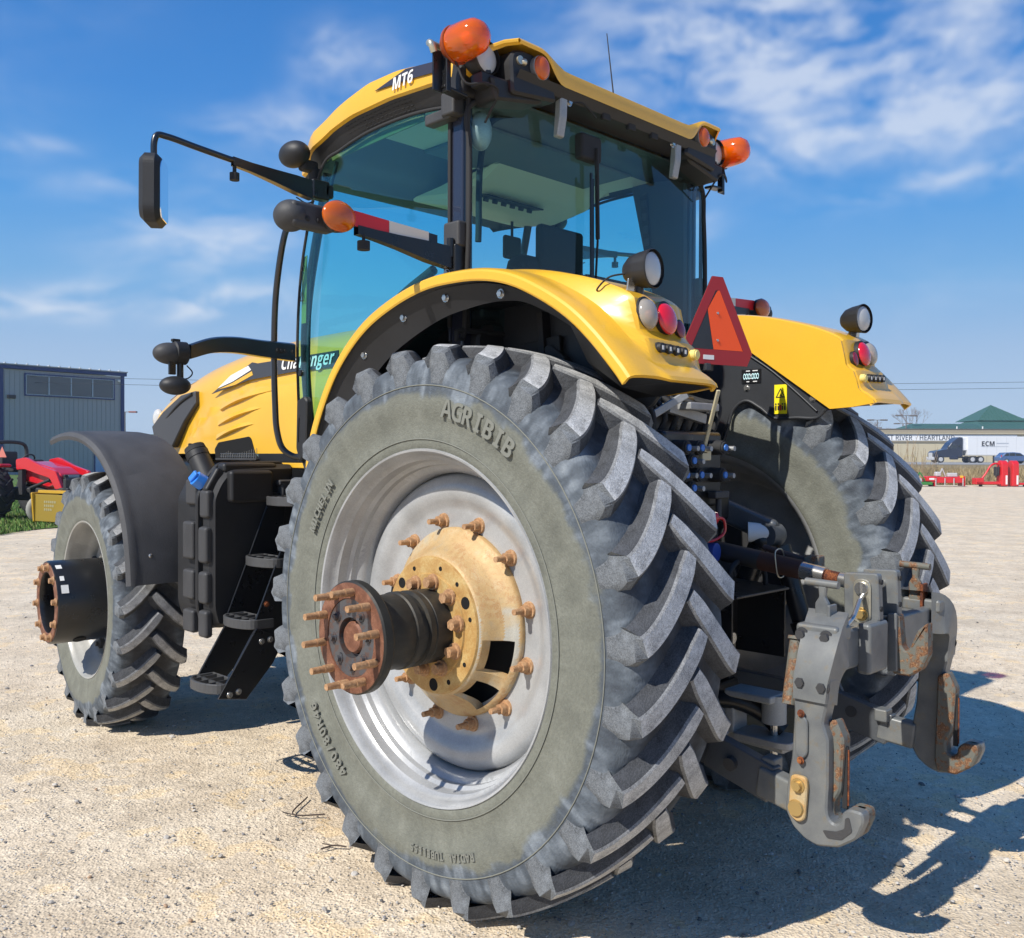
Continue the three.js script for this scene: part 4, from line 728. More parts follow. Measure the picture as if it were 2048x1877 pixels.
// ------------------------------------------------------------------ front mudguards
for (const s of [0, 1]) { MIR = !!s;
  const m = grp('mudguard', tractor), P = spl([[1.640, -3.42, 0], [1.662, -3.28, 0], [1.668, -3.10, 0], [1.640, -2.90, 0], [1.565, -2.70, 0], [1.445, -2.54, 0], [1.31, -2.43, 0], [1.17, -2.362, 0], [1.0, -2.322, 0], [.872, -2.308, 0]], 40);
  const rows = P.map(([y, z], i) => { const a = P[Math.max(0, i - 1)], b = P[Math.min(39, i + 1)], dy = b[0] - a[0], dz = b[1] - a[1], L = Math.hypot(dy, dz), n = [dz / L, -dy / L]; const O = (x, o) => [x, y + n[0] * o, z + n[1] * o]; return [O(-1.128, -.030), O(-1.134, -.012), O(-1.124, .004), O(-1.105, .010), O(-1.09, .006), O(-1.06, .010), O(-.90, .016), O(-.75, .012), O(-.70, .004), O(-.688, -.02)]; });
  mk('guard_skin', sheet(rows.map(r => [...r].reverse()), .009, .6), STD({ color: C(.088, .089, .096), roughness: .66, map: dustMap, bumpMap: grainBump, bumpScale: .0008 }), m);
  mk('guard_bolt', new THREE.SphereGeometry(.014, 14, 10).scale(1, 1, .6).translate(-1.02, 1.02, -2.310), MT.steel, m);
  mk('guard_stay', [tube([[-.62, .95, -2.95], [-.72, 1.25, -2.70], [-.80, 1.50, -2.68]], .025, 24, 8), tube([[-.62, 1.0, -3.0], [-.75, 1.35, -3.05], [-.85, 1.63, -3.12]], .025, 24, 8)], MT.black, m);
} MIR = false;
// ------------------------------------------------------------------ fuel tank (left) with filler necks and the ladder
{
  const tk = grp('fuel_tank', tractor);
  const shp = rpoly([[-.50, .70], [-.94, .70], [-.965, .80], [-.965, 1.34], [-.925, 1.425], [-.86, 1.495], [-.50, 1.505]], .03);
  mk('tank_rear_shell', slabZ(shapeOf(shp), -1.86, -1.755, .022), MT.plasticDark, tk);
  mk('tank_seam', slabZ(shapeOf(rpoly([[-.50, .685], [-.955, .685], [-.985, .80], [-.985, 1.35], [-.94, 1.44], [-.87, 1.515], [-.50, 1.522]], .03)), -1.885, -1.862, .006), MT.plasticDark, tk);
  mk('tank_front_shell', slabZ(shapeOf(rpoly([[-.50, .72], [-.93, .72], [-.955, .80], [-.955, 1.33], [-.905, 1.42], [-.50, 1.43]], .03)), -2.16, -1.887, .03), MT.plasticDark, tk);
  // moulded ribs standing out of the outer face
  for (const [y0, y1] of [[1.30, 1.43], [1.03, 1.22], [.83, .98], [.665, .78]]) {
    mk('tank_rib', bx(.05, y1 - y0, .11, y1 > 1.35 ? -.952 : -.968, (y0 + y1) / 2, -1.955, .016), MT.plastic, tk);
  }
  for (const [y0, y1] of [[1.24, 1.38], [1.02, 1.20], [.82, .98], [.655, .79]]) mk('tank_rib', bx(.045, y1 - y0, .085, y1 > 1.3 ? -.962 : -.970, (y0 + y1) / 2, -1.806, .018), MT.plastic, tk);
  mk('tank_shoulder', [bar([-.955, 1.36, -1.80], [-.885, 1.475, -1.80], .05, .075, .015), bx(.30, .05, .075, -.745, 1.487, -1.80, .018)], MT.plasticDark, tk);
  mk('tank_block', bx(.24, .16, .06, -.76, 1.395, -1.75, .02), MT.plasticDark, tk);
  mk('tank_grip', [bx(.055, .075, .05, -.575, 1.375, -1.735, .014), bx(.14, .03, .05, -.545, 1.41, -1.735, .010)], MT.plastic, tk);
  // filler neck with dark cap, pointing up and out
  mk('filler_neck', [rod([-.84, 1.385, -1.99], [-.862, 1.535, -2.085], .062, .056, 28), rod([-.862, 1.535, -2.085], [-.866, 1.562, -2.102], .059, .059, 28)], MT.plasticDark, tk);
  mk('filler_cap', [rod([-.867, 1.567, -2.105], [-.871, 1.590, -2.119], .056, .053, 24), bar([-.905, 1.600, -2.113], [-.835, 1.594, -2.135], .014, .024, .005)], MT.rubber, tk);
  mk('urea_cap', [rod([-.945, 1.410, -1.875], [-.985, 1.437, -1.880], .040, .037, 28), bar([-1.000, 1.425, -1.905], [-.990, 1.465, -1.855], .018, .030, .007)], MT.blueCap, tk);
  mk('urea_neck', rod([-.92, 1.36, -1.88], [-.945, 1.405, -1.885], .030, .030, 20), MT.plasticDark, tk);

  const ld = grp('access_ladder', tractor);
  // stringers: cranked plates
  const str = (z) => slabZ(shapeOf([[-1.085, .435], [-.945, .415], [-.80, .56], [-.735, .67], [-.60, 1.02], [-.56, 1.36], [-.650, 1.36], [-.785, 1.03], [-.905, .745], [-.895, .735]]), z, z + .010, .002);
  mk('stringer', str(-1.470), MT.black, ld); mk('stringer', str(-1.738), MT.black, ld);
  mk('stringer_plate', slabZ(shapeOf([[-1.088, .438], [-.945, .412], [-.805, .56], [-.742, .668], [-.893, .738]]), -1.460, -1.452, .002), MT.black, ld);
  for (const [x, y] of [[-.865, .672], [-.82, .676], [-.78, .684], [-1.03, .447], [-.985, .455]]) mk('stringer_bolt', moved(boltZ(.011, .009), x, y, -1.452), MT.steel, ld);
  mk('stringer_bolt', moved(boltZ(.010, .008), -.835, .845, -1.460), MT.rust, ld);
  const tread = (x0, x1, y, z0 = -1.735, z1 = -1.455) => {    // D shaped frame with ribs
    const n = 14, pts = []; for (let i = 0; i <= n; i++) { const a = Math.PI / 2 + Math.PI * (i / n) ; pts.push([x0 + .07 + .07 * Math.cos(a) * 1.0, (z0 + z1) / 2 + (z1 - z0) / 2 * Math.sin(a)]); }
    const outl = [[x1, z1], ...pts.map(p => p), [x1, z0]];
    const hole = outl.map(([x, z]) => [mix(x, (x0 + x1) / 2 + .01, .16), mix(z, (z0 + z1) / 2, .11)]);
    const fr = slabY(shapeOf(outl, [hole]), y - .045, y, .003), L = [fr];
    L.push(bar([x0 + .07, y - .012, z0 + .02], [x0 + .07, y - .012, z1 - .02], .010, .022, 0));
    for (let i = 1; i < 4; i++) { const z = mix(z0, z1, i / 4); L.push(bar([x0 + .01, y - .012, z], [x1, y - .012, z - .02], .008, .022, 0)); }
    return L;
  };
  for (const [x0, x1, y] of [[-1.125, -.965, .500], [-.955, -.80, .775], [-.835, -.69, 1.055], [-.72, -.58, 1.345]]) mk('tread', tread(x0, x1, y), MT.aluminium, ld).material = STD({ color: C(.085, .086, .09), roughness: .5, map: dustMap });
}
// ------------------------------------------------------------------ hand rail, mirrors and lamp arms
for (const s of [0, 1]) { MIR = !!s;
  const a = grp('mirror_arm', tractor);
  mk('arm_root', [bx(.09, .085, .05, -.83, 2.715, -1.03, .010), bx(.05, .06, .07, -.79, 2.715, -1.04, .01)], MT.black, a);
  mk('arm_sleeve', loft([[-.87, .050, .036], [-.95, .046, .036], [-1.05, .034, .032], [-1.16, .024, .024], [-1.245, .022, .022]].map(([x, h, w]) => { const y = 2.716 + (-x - .87) * .105; return [[x, y - h, -1.03 - w / 2], [x, y - h, -1.03 + w / 2], [x, y + h * .62, -1.03 + w / 2], [x, y + h * .62, -1.03 - w / 2], [x, y - h, -1.03 - w / 2]].reverse(); }), false, .3), MT.gloss, a);
  mk('arm_knob', [rod([-1.235, 2.735, -1.03], [-1.235, 2.705, -1.03], .008, .008, 10), rod([-1.235, 2.705, -1.03], [-1.235, 2.675, -1.03], .020, .020, 14)], MT.rubber, a);
  mk('arm_tube', tube([[-1.235, 2.755, -1.03], [-1.40, 2.772, -1.03], [-1.52, 2.785, -1.03], [-1.560, 2.782, -1.03], [-1.572, 2.755, -1.03], [-1.572, 2.66, -1.03]], .0125, 50, 10), MT.gloss, a);
  const sh = rpoly([[-1.655, 2.475], [-1.630, 2.435], [-1.50, 2.435], [-1.485, 2.46], [-1.485, 2.67], [-1.505, 2.70], [-1.62, 2.70], [-1.65, 2.67]], .022);
  const hs = slabZ(shapeOf(sh), -1.075, -.998, .018); hs.translate(1.57, 0, 1.03); hs.rotateY(.94); hs.translate(-1.57, 0, -1.03); mk('mirror_shell', hs, MT.plasticDark, a);
  const gl = slabZ(shapeOf(rpoly([[-1.635, 2.475], [-1.62, 2.452], [-1.51, 2.452], [-1.503, 2.47], [-1.503, 2.66], [-1.515, 2.678], [-1.61, 2.678], [-1.632, 2.655]], .015)), -.998, -.994, 0); gl.translate(1.57, 0, 1.03); gl.rotateY(.94); gl.translate(-1.57, 0, -1.03); mk('mirror_glass', gl, MT.mirror, a);
  mk('arm_wire', tube([[-.86, 2.66, -1.02], [-.90, 2.645, -1.02], [-.95, 2.66, -1.02]], .003, 16, 5), MT.rubber, a);

  const b = grp('marker_arm', tractor);
  mk('arm_beam', loft([[-.84, .052, .040], [-.95, .046, .038], [-1.08, .030, .034], [-1.18, .022, .030], [-1.26, .020, .026]].map(([x, h, w]) => { const y = 2.300 + (-x - .84) * .06; return [[x, y - h, -.15 - w / 2], [x, y - h, -.15 + w / 2], [x, y + h * .55, -.15 + w / 2], [x, y + h * .55, -.15 - w / 2], [x, y - h, -.15 - w / 2]].reverse(); }), false, .3), MT.black, b);
  mk('arm_knob', [rod([-1.235, 2.31, -.14], [-1.235, 2.285, -.14], .006, .006, 10), rod([-1.235, 2.285, -.14], [-1.235, 2.255, -.14], .022, .022, 14)], MT.rubber, b);
  const board = (x0, x1, y0, y1, z, t) => slabZ(shapeOf([[x0, y0], [x1, y1], [x1, y1 + .052], [x0, y0 + .052]]), z, z + t, 0);
  mk('marker_board', board(-1.36, -.902, 2.334, 2.310, -.147, .006), MT.black, b);
  mk('red_reflector', board(-1.31, -1.127, 2.333, 2.323, -.1405, .0015).scale(1, 1, 1), STD({ color: C(.62, .015, .02), roughness: .4 }), b);
  mk('white_reflector', board(-1.125, -.945, 2.323, 2.314, -.1405, .0015), STD({ color: C(.70, .66, .58), roughness: .5 }), b);
  mk('lamp_box', [bx(.17, .085, .060, -1.425, 2.338, -.175, .016)], MT.plastic, b);
  const cap = new THREE.SphereGeometry(1, 24, 16); cap.scale(.055, .052, .062); cap.translate(-1.485, 2.338, -.200); mk('front_lens_shell', cap, MT.plastic, b);
  const am = new THREE.SphereGeometry(1, 32, 16, 0, Math.PI * 2, 0, Math.PI / 2); am.rotateX(Math.PI / 2); am.scale(.066, .052, .032); am.translate(-1.352, 2.345, -.118); mk('amber_lamp', am, MT.orange, b);
  mk('amber_base', rod([-1.352, 2.345, -.146], [-1.352, 2.345, -.117], .05, .054, 28), MT.plasticDark, b);
  for (const [x, y] of [[-1.455, 2.325], [-1.415, 2.325]]) mk('lamp_bolt', moved(boltZ(.007, .007), x, y, -.1455), MT.rubber, b);

  const r = grp('hand_rail', tractor);
  mk('rail', tube([[-.86, 2.60, -1.205], [-.875, 2.575, -1.215], [-.885, 2.52, -1.23], [-.88, 2.30, -1.30], [-.87, 2.05, -1.335], [-.865, 1.80, -1.335], [-.86, 1.66, -1.325], [-.845, 1.58, -1.30], [-.81, 1.545, -1.26], [-.77, 1.54, -1.22]], .0145, 80, 10), MT.gloss, r);
  mk('rail_foot', [bx(.05, .05, .05, -.81, 2.60, -1.19, .01)], MT.black, r);
  // curved lamp beam that reaches forward of the door
  const P = [[-.79, 2.028, -1.30], [-.95, 2.032, -1.30], [-1.09, 2.037, -1.30], [-1.20, 2.025, -1.30], [-1.30, 1.990, -1.30]];
  mk('lamp_beam', loft(spl(P, 20).map(([x, y, z], i) => { const h = mix(.042, .032, i / 19), w = .020; return [[x, y - h, z - w], [x, y - h, z + w], [x, y + h * .8, z + w], [x, y + h, z], [x, y + h * .8, z - w], [x, y - h, z - w]].reverse(); }), false, .5), MT.gloss, r);
  for (const x of [-.885, -.865, -.845, -.805]) mk('beam_bolt', moved(boltZ(.009, .006), x, 2.028, -1.28), MT.rubber, r);
  const l1 = new THREE.SphereGeometry(1, 28, 18); l1.scale(.070, .046, .055); l1.translate(-1.375, 1.978, -1.325); mk('front_lamp', l1, MT.plastic, r);
  mk('lamp_clamp', [latheX([[-.03, .040], [-.025, .049], [.025, .049], [.03, .040]], 28).translate(-1.335, 1.982, -1.315), bx(.035, .012, .02, -1.35, 2.035, -1.32, .003)], MT.plasticDark, r);
  mk('drop_bracket', [bx(.030, .055, .014, -1.375, 1.915, -1.30, .003), rod([-1.335, 1.87, -1.31], [-1.335, 1.95, -1.31], .014, .014, 12)], MT.black, r);
  const l2 = new THREE.SphereGeometry(1, 28, 18); l2.scale(.066, .040, .055); l2.translate(-1.357, 1.843, -1.31); mk('front_lamp', l2, MT.plasticDark, r);
  mk('lamp_wire', tube([[-1.31, 1.93, -1.30], [-1.29, 1.90, -1.29], [-1.31, 1.875, -1.29], [-1.36, 1.87, -1.285]], .003, 20, 5), MT.rubber, r);
} MIR = false;
// ------------------------------------------------------------------ rear linkage
const wornGrey = STD({ map: dtex(1024, (u, v) => { const a = N1(u, v), b = N2(u, v), s = sp2(u, v); const g = ramp([[0, .36, .37, .38], [.5, .43, .44, .44], [1, .50, .50, .48]], a); const m = sstep(.56, .72, b * .5 + a * .3 + N3(u, v) * .2), r = [.50, .40, .26]; const k = 1 + .08 * (s - .5); return g.map((q, i) => mix(q, r[i], m * .30) * k); }, true, 2.2), roughness: .42, metalness: .1 });
const rustyGrey = STD({ map: dtex(1024, (u, v) => { const a = N1(u, v), b = N2(u, v), s = sp(u, v); const m = sstep(.46, .60, a * .6 + b * .4 + .12 * (s - .5)); const r = ramp([[0, .30, .20, .14], [.5, .46, .31, .20], [.75, .58, .44, .31], [1, .70, .65, .58]], N3(u, v)); return [.40, .40, .37].map((q, i) => mix(q, r[i], m)); }, true, 5), roughness: .7, bumpMap: grainBump, bumpScale: .001 });
{
  const hy = grp('hydraulic_block', tractor);
  mk('valve_block', [bx(.40, .30, .26, -.08, 1.50, .30, .02), bx(.62, .12, .22, 0, 1.34, .24, .02), bx(.30, .20, .16, -.02, 1.70, .22, .02)], MT.black, hy);
  for (const [x, y] of [[-.209, 1.583], [-.120, 1.583], [-.172, 1.534], [-.217, 1.481], [-.122, 1.480], [-.171, 1.431], [.043, 1.585], [.040, 1.478]]) {
    mk('coupler', [rod([x, y, .42], [x, y, .485], .030, .028, 20), rod([x, y, .485], [x, y, .492], .024, .022, 20), bx(.030, .012, .02, x + .035, y - .018, .475, .004)], MT.rubber, hy);
    mk('coupler_cap', rod([x, y, .492], [x, y, .497], .0135, .0125, 18), STD({ color: C(.03, .17, .55), roughness: .45 }), hy);
    mk('coupler_release', [rod([x + .045, y - .003, .46], [x + .045, y - .003, .505], .010, .010, 12)], MT.aluminium, hy);
  }
  mk('lever_post', [bar([-.072, 1.585, .47], [-.115, 1.80, .56], .016, .010), bx(.06, .05, .02, -.075, 1.56, .475, .004)], STD({ color: C(.52, .46, .30), roughness: .6 }), hy);
  mk('support_plate', [bx(.02, .14, .03, -.215, 1.36, .46, .004), bx(.10, .03, .04, .045, 1.40, .46, .006), rod([.045, 1.40, .46], [.045, 1.30, .46], .012, .012)], MT.plastic, hy);
  for (let i = 0; i < 7; i++) { const x = -.27 + i * .075; mk('hose', tube([[x, 1.62, .33], [x + .02, 1.70 + .01 * i, .36], [x + .01 * (i % 3), 1.78, .30], [x - .04, 1.80, .20], [x - .06, 1.70, .12]], .011, 30, 8), MT.rubber, hy); }
  for (let i = 0; i < 5; i++) { const x = -.26 + i * .05; mk('hose', tube([[x, 1.30, .38], [x - .02, 1.22, .46], [x - .03 - i * .01, 1.12, .44], [x, 1.02, .36]], .012, 24, 8), MT.rubber, hy); }
  mk('link_bracket', [bx(.20, .03, .16, -.02, 1.745, .36, .006), bar([-.16, 1.74, .36], [.06, 1.70, .38], .03, .04), bar([-.25, 1.70, .34], [-.12, 1.79, .42], .02, .03)], MT.aluminium, hy);
  mk('breakaway_plug', [rod([-.235, 1.315, .48], [-.125, 1.318, .53], .034, .034, 20)], MT.rubber, hy);
  mk('plug_end', rod([-.125, 1.318, .53], [-.10, 1.319, .54], .027, .024, 18), MT.redPaint, hy);
  mk('plug_cable', tube([[-.105, 1.318, .54], [-.06, 1.31, .55], [-.055, 1.26, .55], [-.12, 1.23, .53], [-.21, 1.25, .50]], .006, 30, 6), MT.redPaint, hy);
  mk('filter_head', [new THREE.SphereGeometry(.085, 24, 16).scale(1, .8, 1).translate(-.30, 1.20, .46), bx(.07, .07, .08, -.27, 1.17, .56, .01)], MT.aluminium, hy);
  mk('drain_plug', bx(.045, .05, .06, -.285, 1.165, .60, .008), MT.zincY, hy);
  mk('blue_union', rod([-.10, 1.185, .46], [-.09, 1.186, .54], .036, .036, 20), STD({ color: C(.03, .07, .32), roughness: .5 }), hy);
}
{
  const lk = grp('three_point_linkage', tractor);
  // rockshaft arms, lift rods and lower links on both sides
  for (const s of [0, 1]) { MIR = !!s;
    mk('lift_arm', [bar([-.30, 1.36, .22], [-.375, 1.235, .52], .055, .10, .02), rod([-.33, 1.225, .50], [-.42, 1.225, .50], .050, .050, 24)], MT.grey, lk);
    mk('arm_pin', [rod([-.42, 1.225, .50], [-.435, 1.225, .50], .030, .030, 20)], MT.zinc, lk);
    mk('lift_rod', [rod([-.380, 1.18, .545], [-.402, .88, .63], .040, .040, 24), rod([-.402, .88, .63], [-.412, .76, .675], .050, .050, 24)], MT.black, lk);
    mk('rod_yoke', [bar([-.388, .78, .69], [-.400, .60, .77], .020, .045), bar([-.438, .78, .69], [-.445, .60, .77], .020, .045), bx(.085, .07, .07, -.413, .77, .675, .012)], MT.grey, lk);
    mk('lower_link', [bar([-.335, .60, .16], [-.428, .560, .76], .045, .115, .006), bar([-.428, .560, .74], [-.440, .497, .985], .045, .124, .006)], MT.grey, lk);
    mk('link_eye', [bar([-.440, .505, .94], [-.462, .487, 1.075], .058, .100, .012), bx(.06, .05, .05, -.42, .555, .965, .008)], wornGrey, lk);
    mk('link_pin', rod([-.405, .545, .84], [-.475, .535, .84], .022, .022, 20), MT.plastic, lk);
    mk('stabiliser', [bx(.05, .07, .11, -.475, .515, .635, .012), bar([-.36, .58, .30], [-.47, .53, .62], .035, .05)], MT.plastic, lk);
  } MIR = false;
  mk('lift_cylinder', [rod([.34, .70, .28], [.355, 1.18, .46], .045, .045, 24), new THREE.SphereGeometry(.05, 20, 14).translate(.358, 1.20, .47)], MT.black, lk);
  mk('cylinder_cap', [rod([.315, 1.235, .43], [.36, 1.235, .50], .043, .036, 20)], MT.white, lk);
  // top link
  mk('top_link', [rod([-.01, 1.192, .44], [-.004, 1.160, .68], .036, .036, 24)], STD({ color: C(.030, .031, .033), roughness: .5 }), lk);
  mk('top_link_barrel', rod([-.004, 1.160, .68], [0, 1.138, .845], .036, .036, 24), STD({ color: C(.085, .034, .022), roughness: .65, map: dustMap }), lk);
  mk('top_link_sleeve', rod([0, 1.138, .845], [0, 1.126, .935], .033, .031, 24), MT.steel, lk);
  { const L = []; for (let i = 0; i < 8; i++) { const g = new THREE.TorusGeometry(.020, .004, 6, 20); g.translate(0, 1.125 - i * .0008, .942 + i * .006); L.push(g); } mk('top_link_thread', [rod([0, 1.126, .935], [0, 1.118, .992], .020, .020, 18)], MT.rust, lk); mk('thread_turns', L, MT.rust, lk).userData.kind = 'stuff'; }
  mk('top_link_end', [rod([0, 1.118, .99], [0, 1.110, 1.08], .026, .030, 18)], MT.steel, lk);
  mk('stow_handle', rod([.05, 1.205, .66], [.05, 1.165, .84], .012, .014, 14), STD({ color: C(.075, .042, .034), roughness: .7 }), lk);
  mk('stow_block', bx(.05, .05, .06, .05, 1.165, .865, .006), rustyGrey, lk);
  mk('safety_wire', tube([[-.04, 1.16, .76], [-.035, 1.20, .755], [.02, 1.205, .75], [.04, 1.17, .75], [.02, 1.11, .76], [-.03, 1.11, .765]], .0025, 40, 5, true), MT.zinc, lk);
  mk('rear_frame', [bx(.20, .26, .10, 0, 1.16, .36, .02), bx(.46, .10, .14, 0, .96, .30, .02), bar([-.2, 1.24, .34], [-.02, 1.19, .46], .03, .05)], MT.greyDark, lk);
  // guard over the power take-off
  mk('shaft_guard', [bx(.38, .010, .26, .0, 1.045, .56, .003, .06), bx(.010, .26, .22, -.185, .915, .56, .003), bx(.010, .28, .22, .195, .905, .56, .003), bx(.36, .24, .010, .01, .92, .455, .003)], MT.black, lk);
  mk('output_shaft', [rod([0, .85, .40], [0, .85, .56], .022, .022, 16), rod([0, .85, .36], [0, .85, .42], .07, .06, 24)], MT.steel, lk);
  mk('hose_loop', tube([[-.10, 1.06, .60], [-.08, 1.13, .60], [.04, 1.16, .60], [.13, 1.11, .61], [.15, 1.05, .61]], .010, 30, 8), MT.rubber, lk);
  // drawbar with clevis and pin
  mk('drawbar', [bar([0, .515, .0], [0, .485, .80], .095, .045, .008), slabY(shapeOf(rpoly([[-.075, .60], [.075, .60], [.075, .79], [.03, .83], [-.06, .83], [-.075, .79]], .015), [rpoly([[-.035, .68], [.035, .68], [.035, .72], [-.035, .72]], .015)]), .486, .512, .003)], MT.aluminium, lk);
  mk('drawbar_clevis', [bx(.12, .03, .20, -.01, .655, .66, .01), rod([0, .56, .735], [0, .665, .735], .045, .045, 24), bx(.10, .16, .04, -.01, .58, .58, .01)], STD({ color: C(.50, .52, .53), roughness: .5, map: dustMap }), lk);
  mk('drawbar_pin', rod([0, .44, .735], [0, .58, .735], .014, .014, 16), MT.steel, lk);
  mk('drawbar_hanger', [bx(.40, .10, .05, 0, .60, .44, .01), bx(.05, .20, .05, -.18, .66, .42, .01), bx(.05, .20, .05, .18, .66, .42, .01), tube([[-.10, .62, .45], [-.03, .62, .60], [.02, .58, .68], [.05, .52, .74]], .035, 24, 10)], MT.black, lk);
}
// ------------------------------------------------------------------ quick coupler frame
{
  const qc = grp('quick_hitch', tractor);
  // upright side plates with jaws: outline in (z, y)
  const up = [[1.100, .885], [1.085, .812], [1.088, .758], [1.080, .622], [1.066, .538], [1.060, .452], [1.085, .408], [1.125, .380], [1.165, .370], [1.235, .385], [1.290, .425], [1.312, .480], [1.308, .508], [1.262, .508], [1.242, .488], [1.240, .462], [1.222, .450], [1.202, .462], [1.196, .490], [1.200, .560], [1.200, .70], [1.182, .745], [1.196, .808], [1.205, .885]];
  for (const s of [0, 1]) { MIR = !!s;
    mk('jaw_plate', slabX(shapeOf(rpoly(up, .012, 3)), -.505, -.445, .006), wornGrey, qc);
    mk('jaw_inner', slabX(shapeOf(rpoly([[1.168, .74], [1.158, .42], [1.168, .385], [1.235, .385], [1.290, .425], [1.312, .480], [1.308, .508], [1.262, .508], [1.242, .488], [1.240, .462], [1.222, .450], [1.202, .462], [1.200, .50], [1.222, .54], [1.232, .70], [1.205, .755]], .010, 3)), -.470, -.418, .006), rustyGrey, qc);
    mk('jaw_pocket', slabX(shapeOf(rpoly([[1.185, .425], [1.20, .405], [1.245, .412], [1.278, .445], [1.268, .485], [1.256, .48], [1.254, .448], [1.228, .432]], .006)), -.5075, -.505, 0), MT.plastic, qc);
    mk('latch_slot', slabZ(shapeOf(rpoly([[-.450, .675], [-.438, .675], [-.438, .485], [-.450, .485]], .003)), 1.219, 1.2345, 0), MT.rubber, qc);
    mk('latch_bar', bx(.006, .17, .012, -.444, .58, 1.233, .002), MT.rust, qc);
    mk('cover_plate', [slabX(shapeOf(rpoly([[1.098, .745], [1.118, .765], [1.138, .745], [1.138, .645], [1.118, .622], [1.098, .645]], .012)), -.516, -.505, .003)], wornGrey, qc);
    for (const y of [.766, .622]) mk('cover_bolt', moved(boltX(.0085, .009), -.516, y, 1.117), MT.rust, qc);
    mk('pin_plate', slabX(shapeOf(rpoly([[1.086, .575], [1.136, .575], [1.142, .55], [1.134, .445], [1.110, .430], [1.078, .450]], .018)), -.522, -.505, .004), STD({ map: castMap, color: C(.95, .85, .66), roughness: .55 }), qc);
    mk('pin_bolt', moved(boltX(.016, .016), -.522, .545, 1.112), MT.zincY, qc); mk('pin_head', rod([-.522, .475, 1.106], [-.530, .475, 1.106], .026, .023, 24), MT.zincY, qc);
    // upper casting that carries the side plate out from the cross tube
    const sec = [[-.330, .985, 1.11, .130, .135], [-.385, .975, 1.135, .125, .125], [-.430, .950, 1.150, .10, .112], [-.462, .905, 1.150, .075, .100], [-.475, .86, 1.145, .06, .100], [-.477, .80, 1.143, .056, .105]];
    const rows = spl(sec.map(q => [q[0], q[1], q[2]]), 14).map((p, i) => { const t = i / 13, w = mix(.075, .040, sstep(.1, .7, t)), d = mix(.068, .052, t); const ang = mix(0, 1.35, sstep(.05, .8, t)), ny = Math.cos(ang), nx = -Math.sin(ang); const Q = (a, b) => [p[0] + nx * a, p[1] + ny * a, p[2] + b]; return [Q(-w, -d), Q(-w, d), Q(w, d), Q(w, -d), Q(-w, -d)]; });
    mk('shoulder_casting', [loft(rows, false, .4), bx(.10, .05, .14, -.40, 1.005, 1.13, .012)], wornGrey, qc);
    for (const [y, z] of [[1.005, 1.085], [1.005, 1.165], [.86, 1.112], [.855, 1.182]]) mk('casting_bolt', moved(boltX(.016, .018), y > .9 ? -.452 : -.505, y > .9 ? .995 : y, z), MT.plastic, qc);
    // T handle of the latch
    mk('latch_handle', [rod([-.362, 1.150, 1.050], [-.362, 1.147, 1.160], .0125, .0125, 16), slabX(shapeOf(rpoly([[1.095, 1.14], [1.122, 1.14], [1.118, 1.105], [1.130, 1.085], [1.130, 1.01], [1.085, 1.01], [1.085, 1.085], [1.098, 1.105]], .005)), -.372, -.352, .004)], MIR ? rustyGrey : wornGrey, qc);
    mk('handle_guide', bx(.05, .09, .012, -.362, 1.04, 1.138, .004), MIR ? MT.rust : wornGrey, qc);
  } MIR = false;
  mk('cross_tube', [bx(.66, .135, .13, 0, .925, 1.075, .014)], wornGrey, qc);
  mk('cross_cover', [bx(.145, .17, .05, -.105, .92, 1.155, .014), bx(.34, .135, .04, .21, .935, 1.150, .012)], wornGrey, qc);
  // mast plates with slotted pin holes
  for (const x of [-.075, .075]) mk('mast_plate', slabX(shapeOf(rpoly([[1.045, 1.155], [1.165, 1.160], [1.172, 1.00], [1.05, 1.00]], .012)), x - .018, x + .018, .004), wornGrey, qc);
  for (const y of [1.132, 1.042]) for (const x of [-.075, .075]) mk('plate_hole', rod([x, y, 1.170], [x, y, 1.1735], .009, .009, 16), MT.rubber, qc);
  mk('mast_washer', slabX(shapeOf(rpoly([[1.085, 1.140], [1.145, 1.140], [1.145, .990], [1.085, .990]], .028)), -.103, -.094, .002), MT.zinc, qc);
  mk('mast_pin', [rod([-.103, 1.108, 1.115], [-.112, 1.108, 1.115], .024, .022, 24), rod([-.10, 1.108, 1.115], [.11, 1.108, 1.115], .014, .014, 16), bx(.006, .04, .010, -.115, 1.112, 1.115, .002)], MT.steel, qc);
  mk('mast_bolt', moved(boltX(.016, .016), -.103, 1.022, 1.115), MT.zincY, qc);
  mk('mast_washer', rod([.094, 1.108, 1.115], [.104, 1.108, 1.115], .034, .034, 24), MT.zinc, qc);
  // centre hook
  mk('centre_hook', slabX(shapeOf(rpoly([[1.150, 1.005], [1.182, 1.010], [1.192, .905], [1.206, .888], [1.222, .905], [1.245, .965], [1.278, .995], [1.280, .885], [1.258, .835], [1.220, .806], [1.165, .806], [1.145, .84]], .008)), .035, .085, .006), rustyGrey, qc);
  mk('hook_cheek', slabX(shapeOf(rpoly([[1.150, 1.015], [1.180, 1.018], [1.184, .82], [1.150, .815]], .006)), .020, .034, .003), wornGrey, qc);
  // release rod and its spring handle
  mk('release_rod', tube([[-.10, 1.09, 1.12], [-.15, 1.075, 1.13], [-.20, 1.045, 1.14], [-.25, 1.025, 1.15], [-.42, .965, 1.14], [-.455, .955, 1.11], [-.44, .965, 1.07], [-.38, .99, 1.06]], .008, 60, 8), MT.steel, qc);
  mk('parking_stand', [rod([-.418, .965, 1.05], [-.475, .775, 1.055], .023, .023, 18), rod([-.414, .978, 1.05], [-.417, .968, 1.05], .030, .030, 18)], rustyGrey, qc);
}
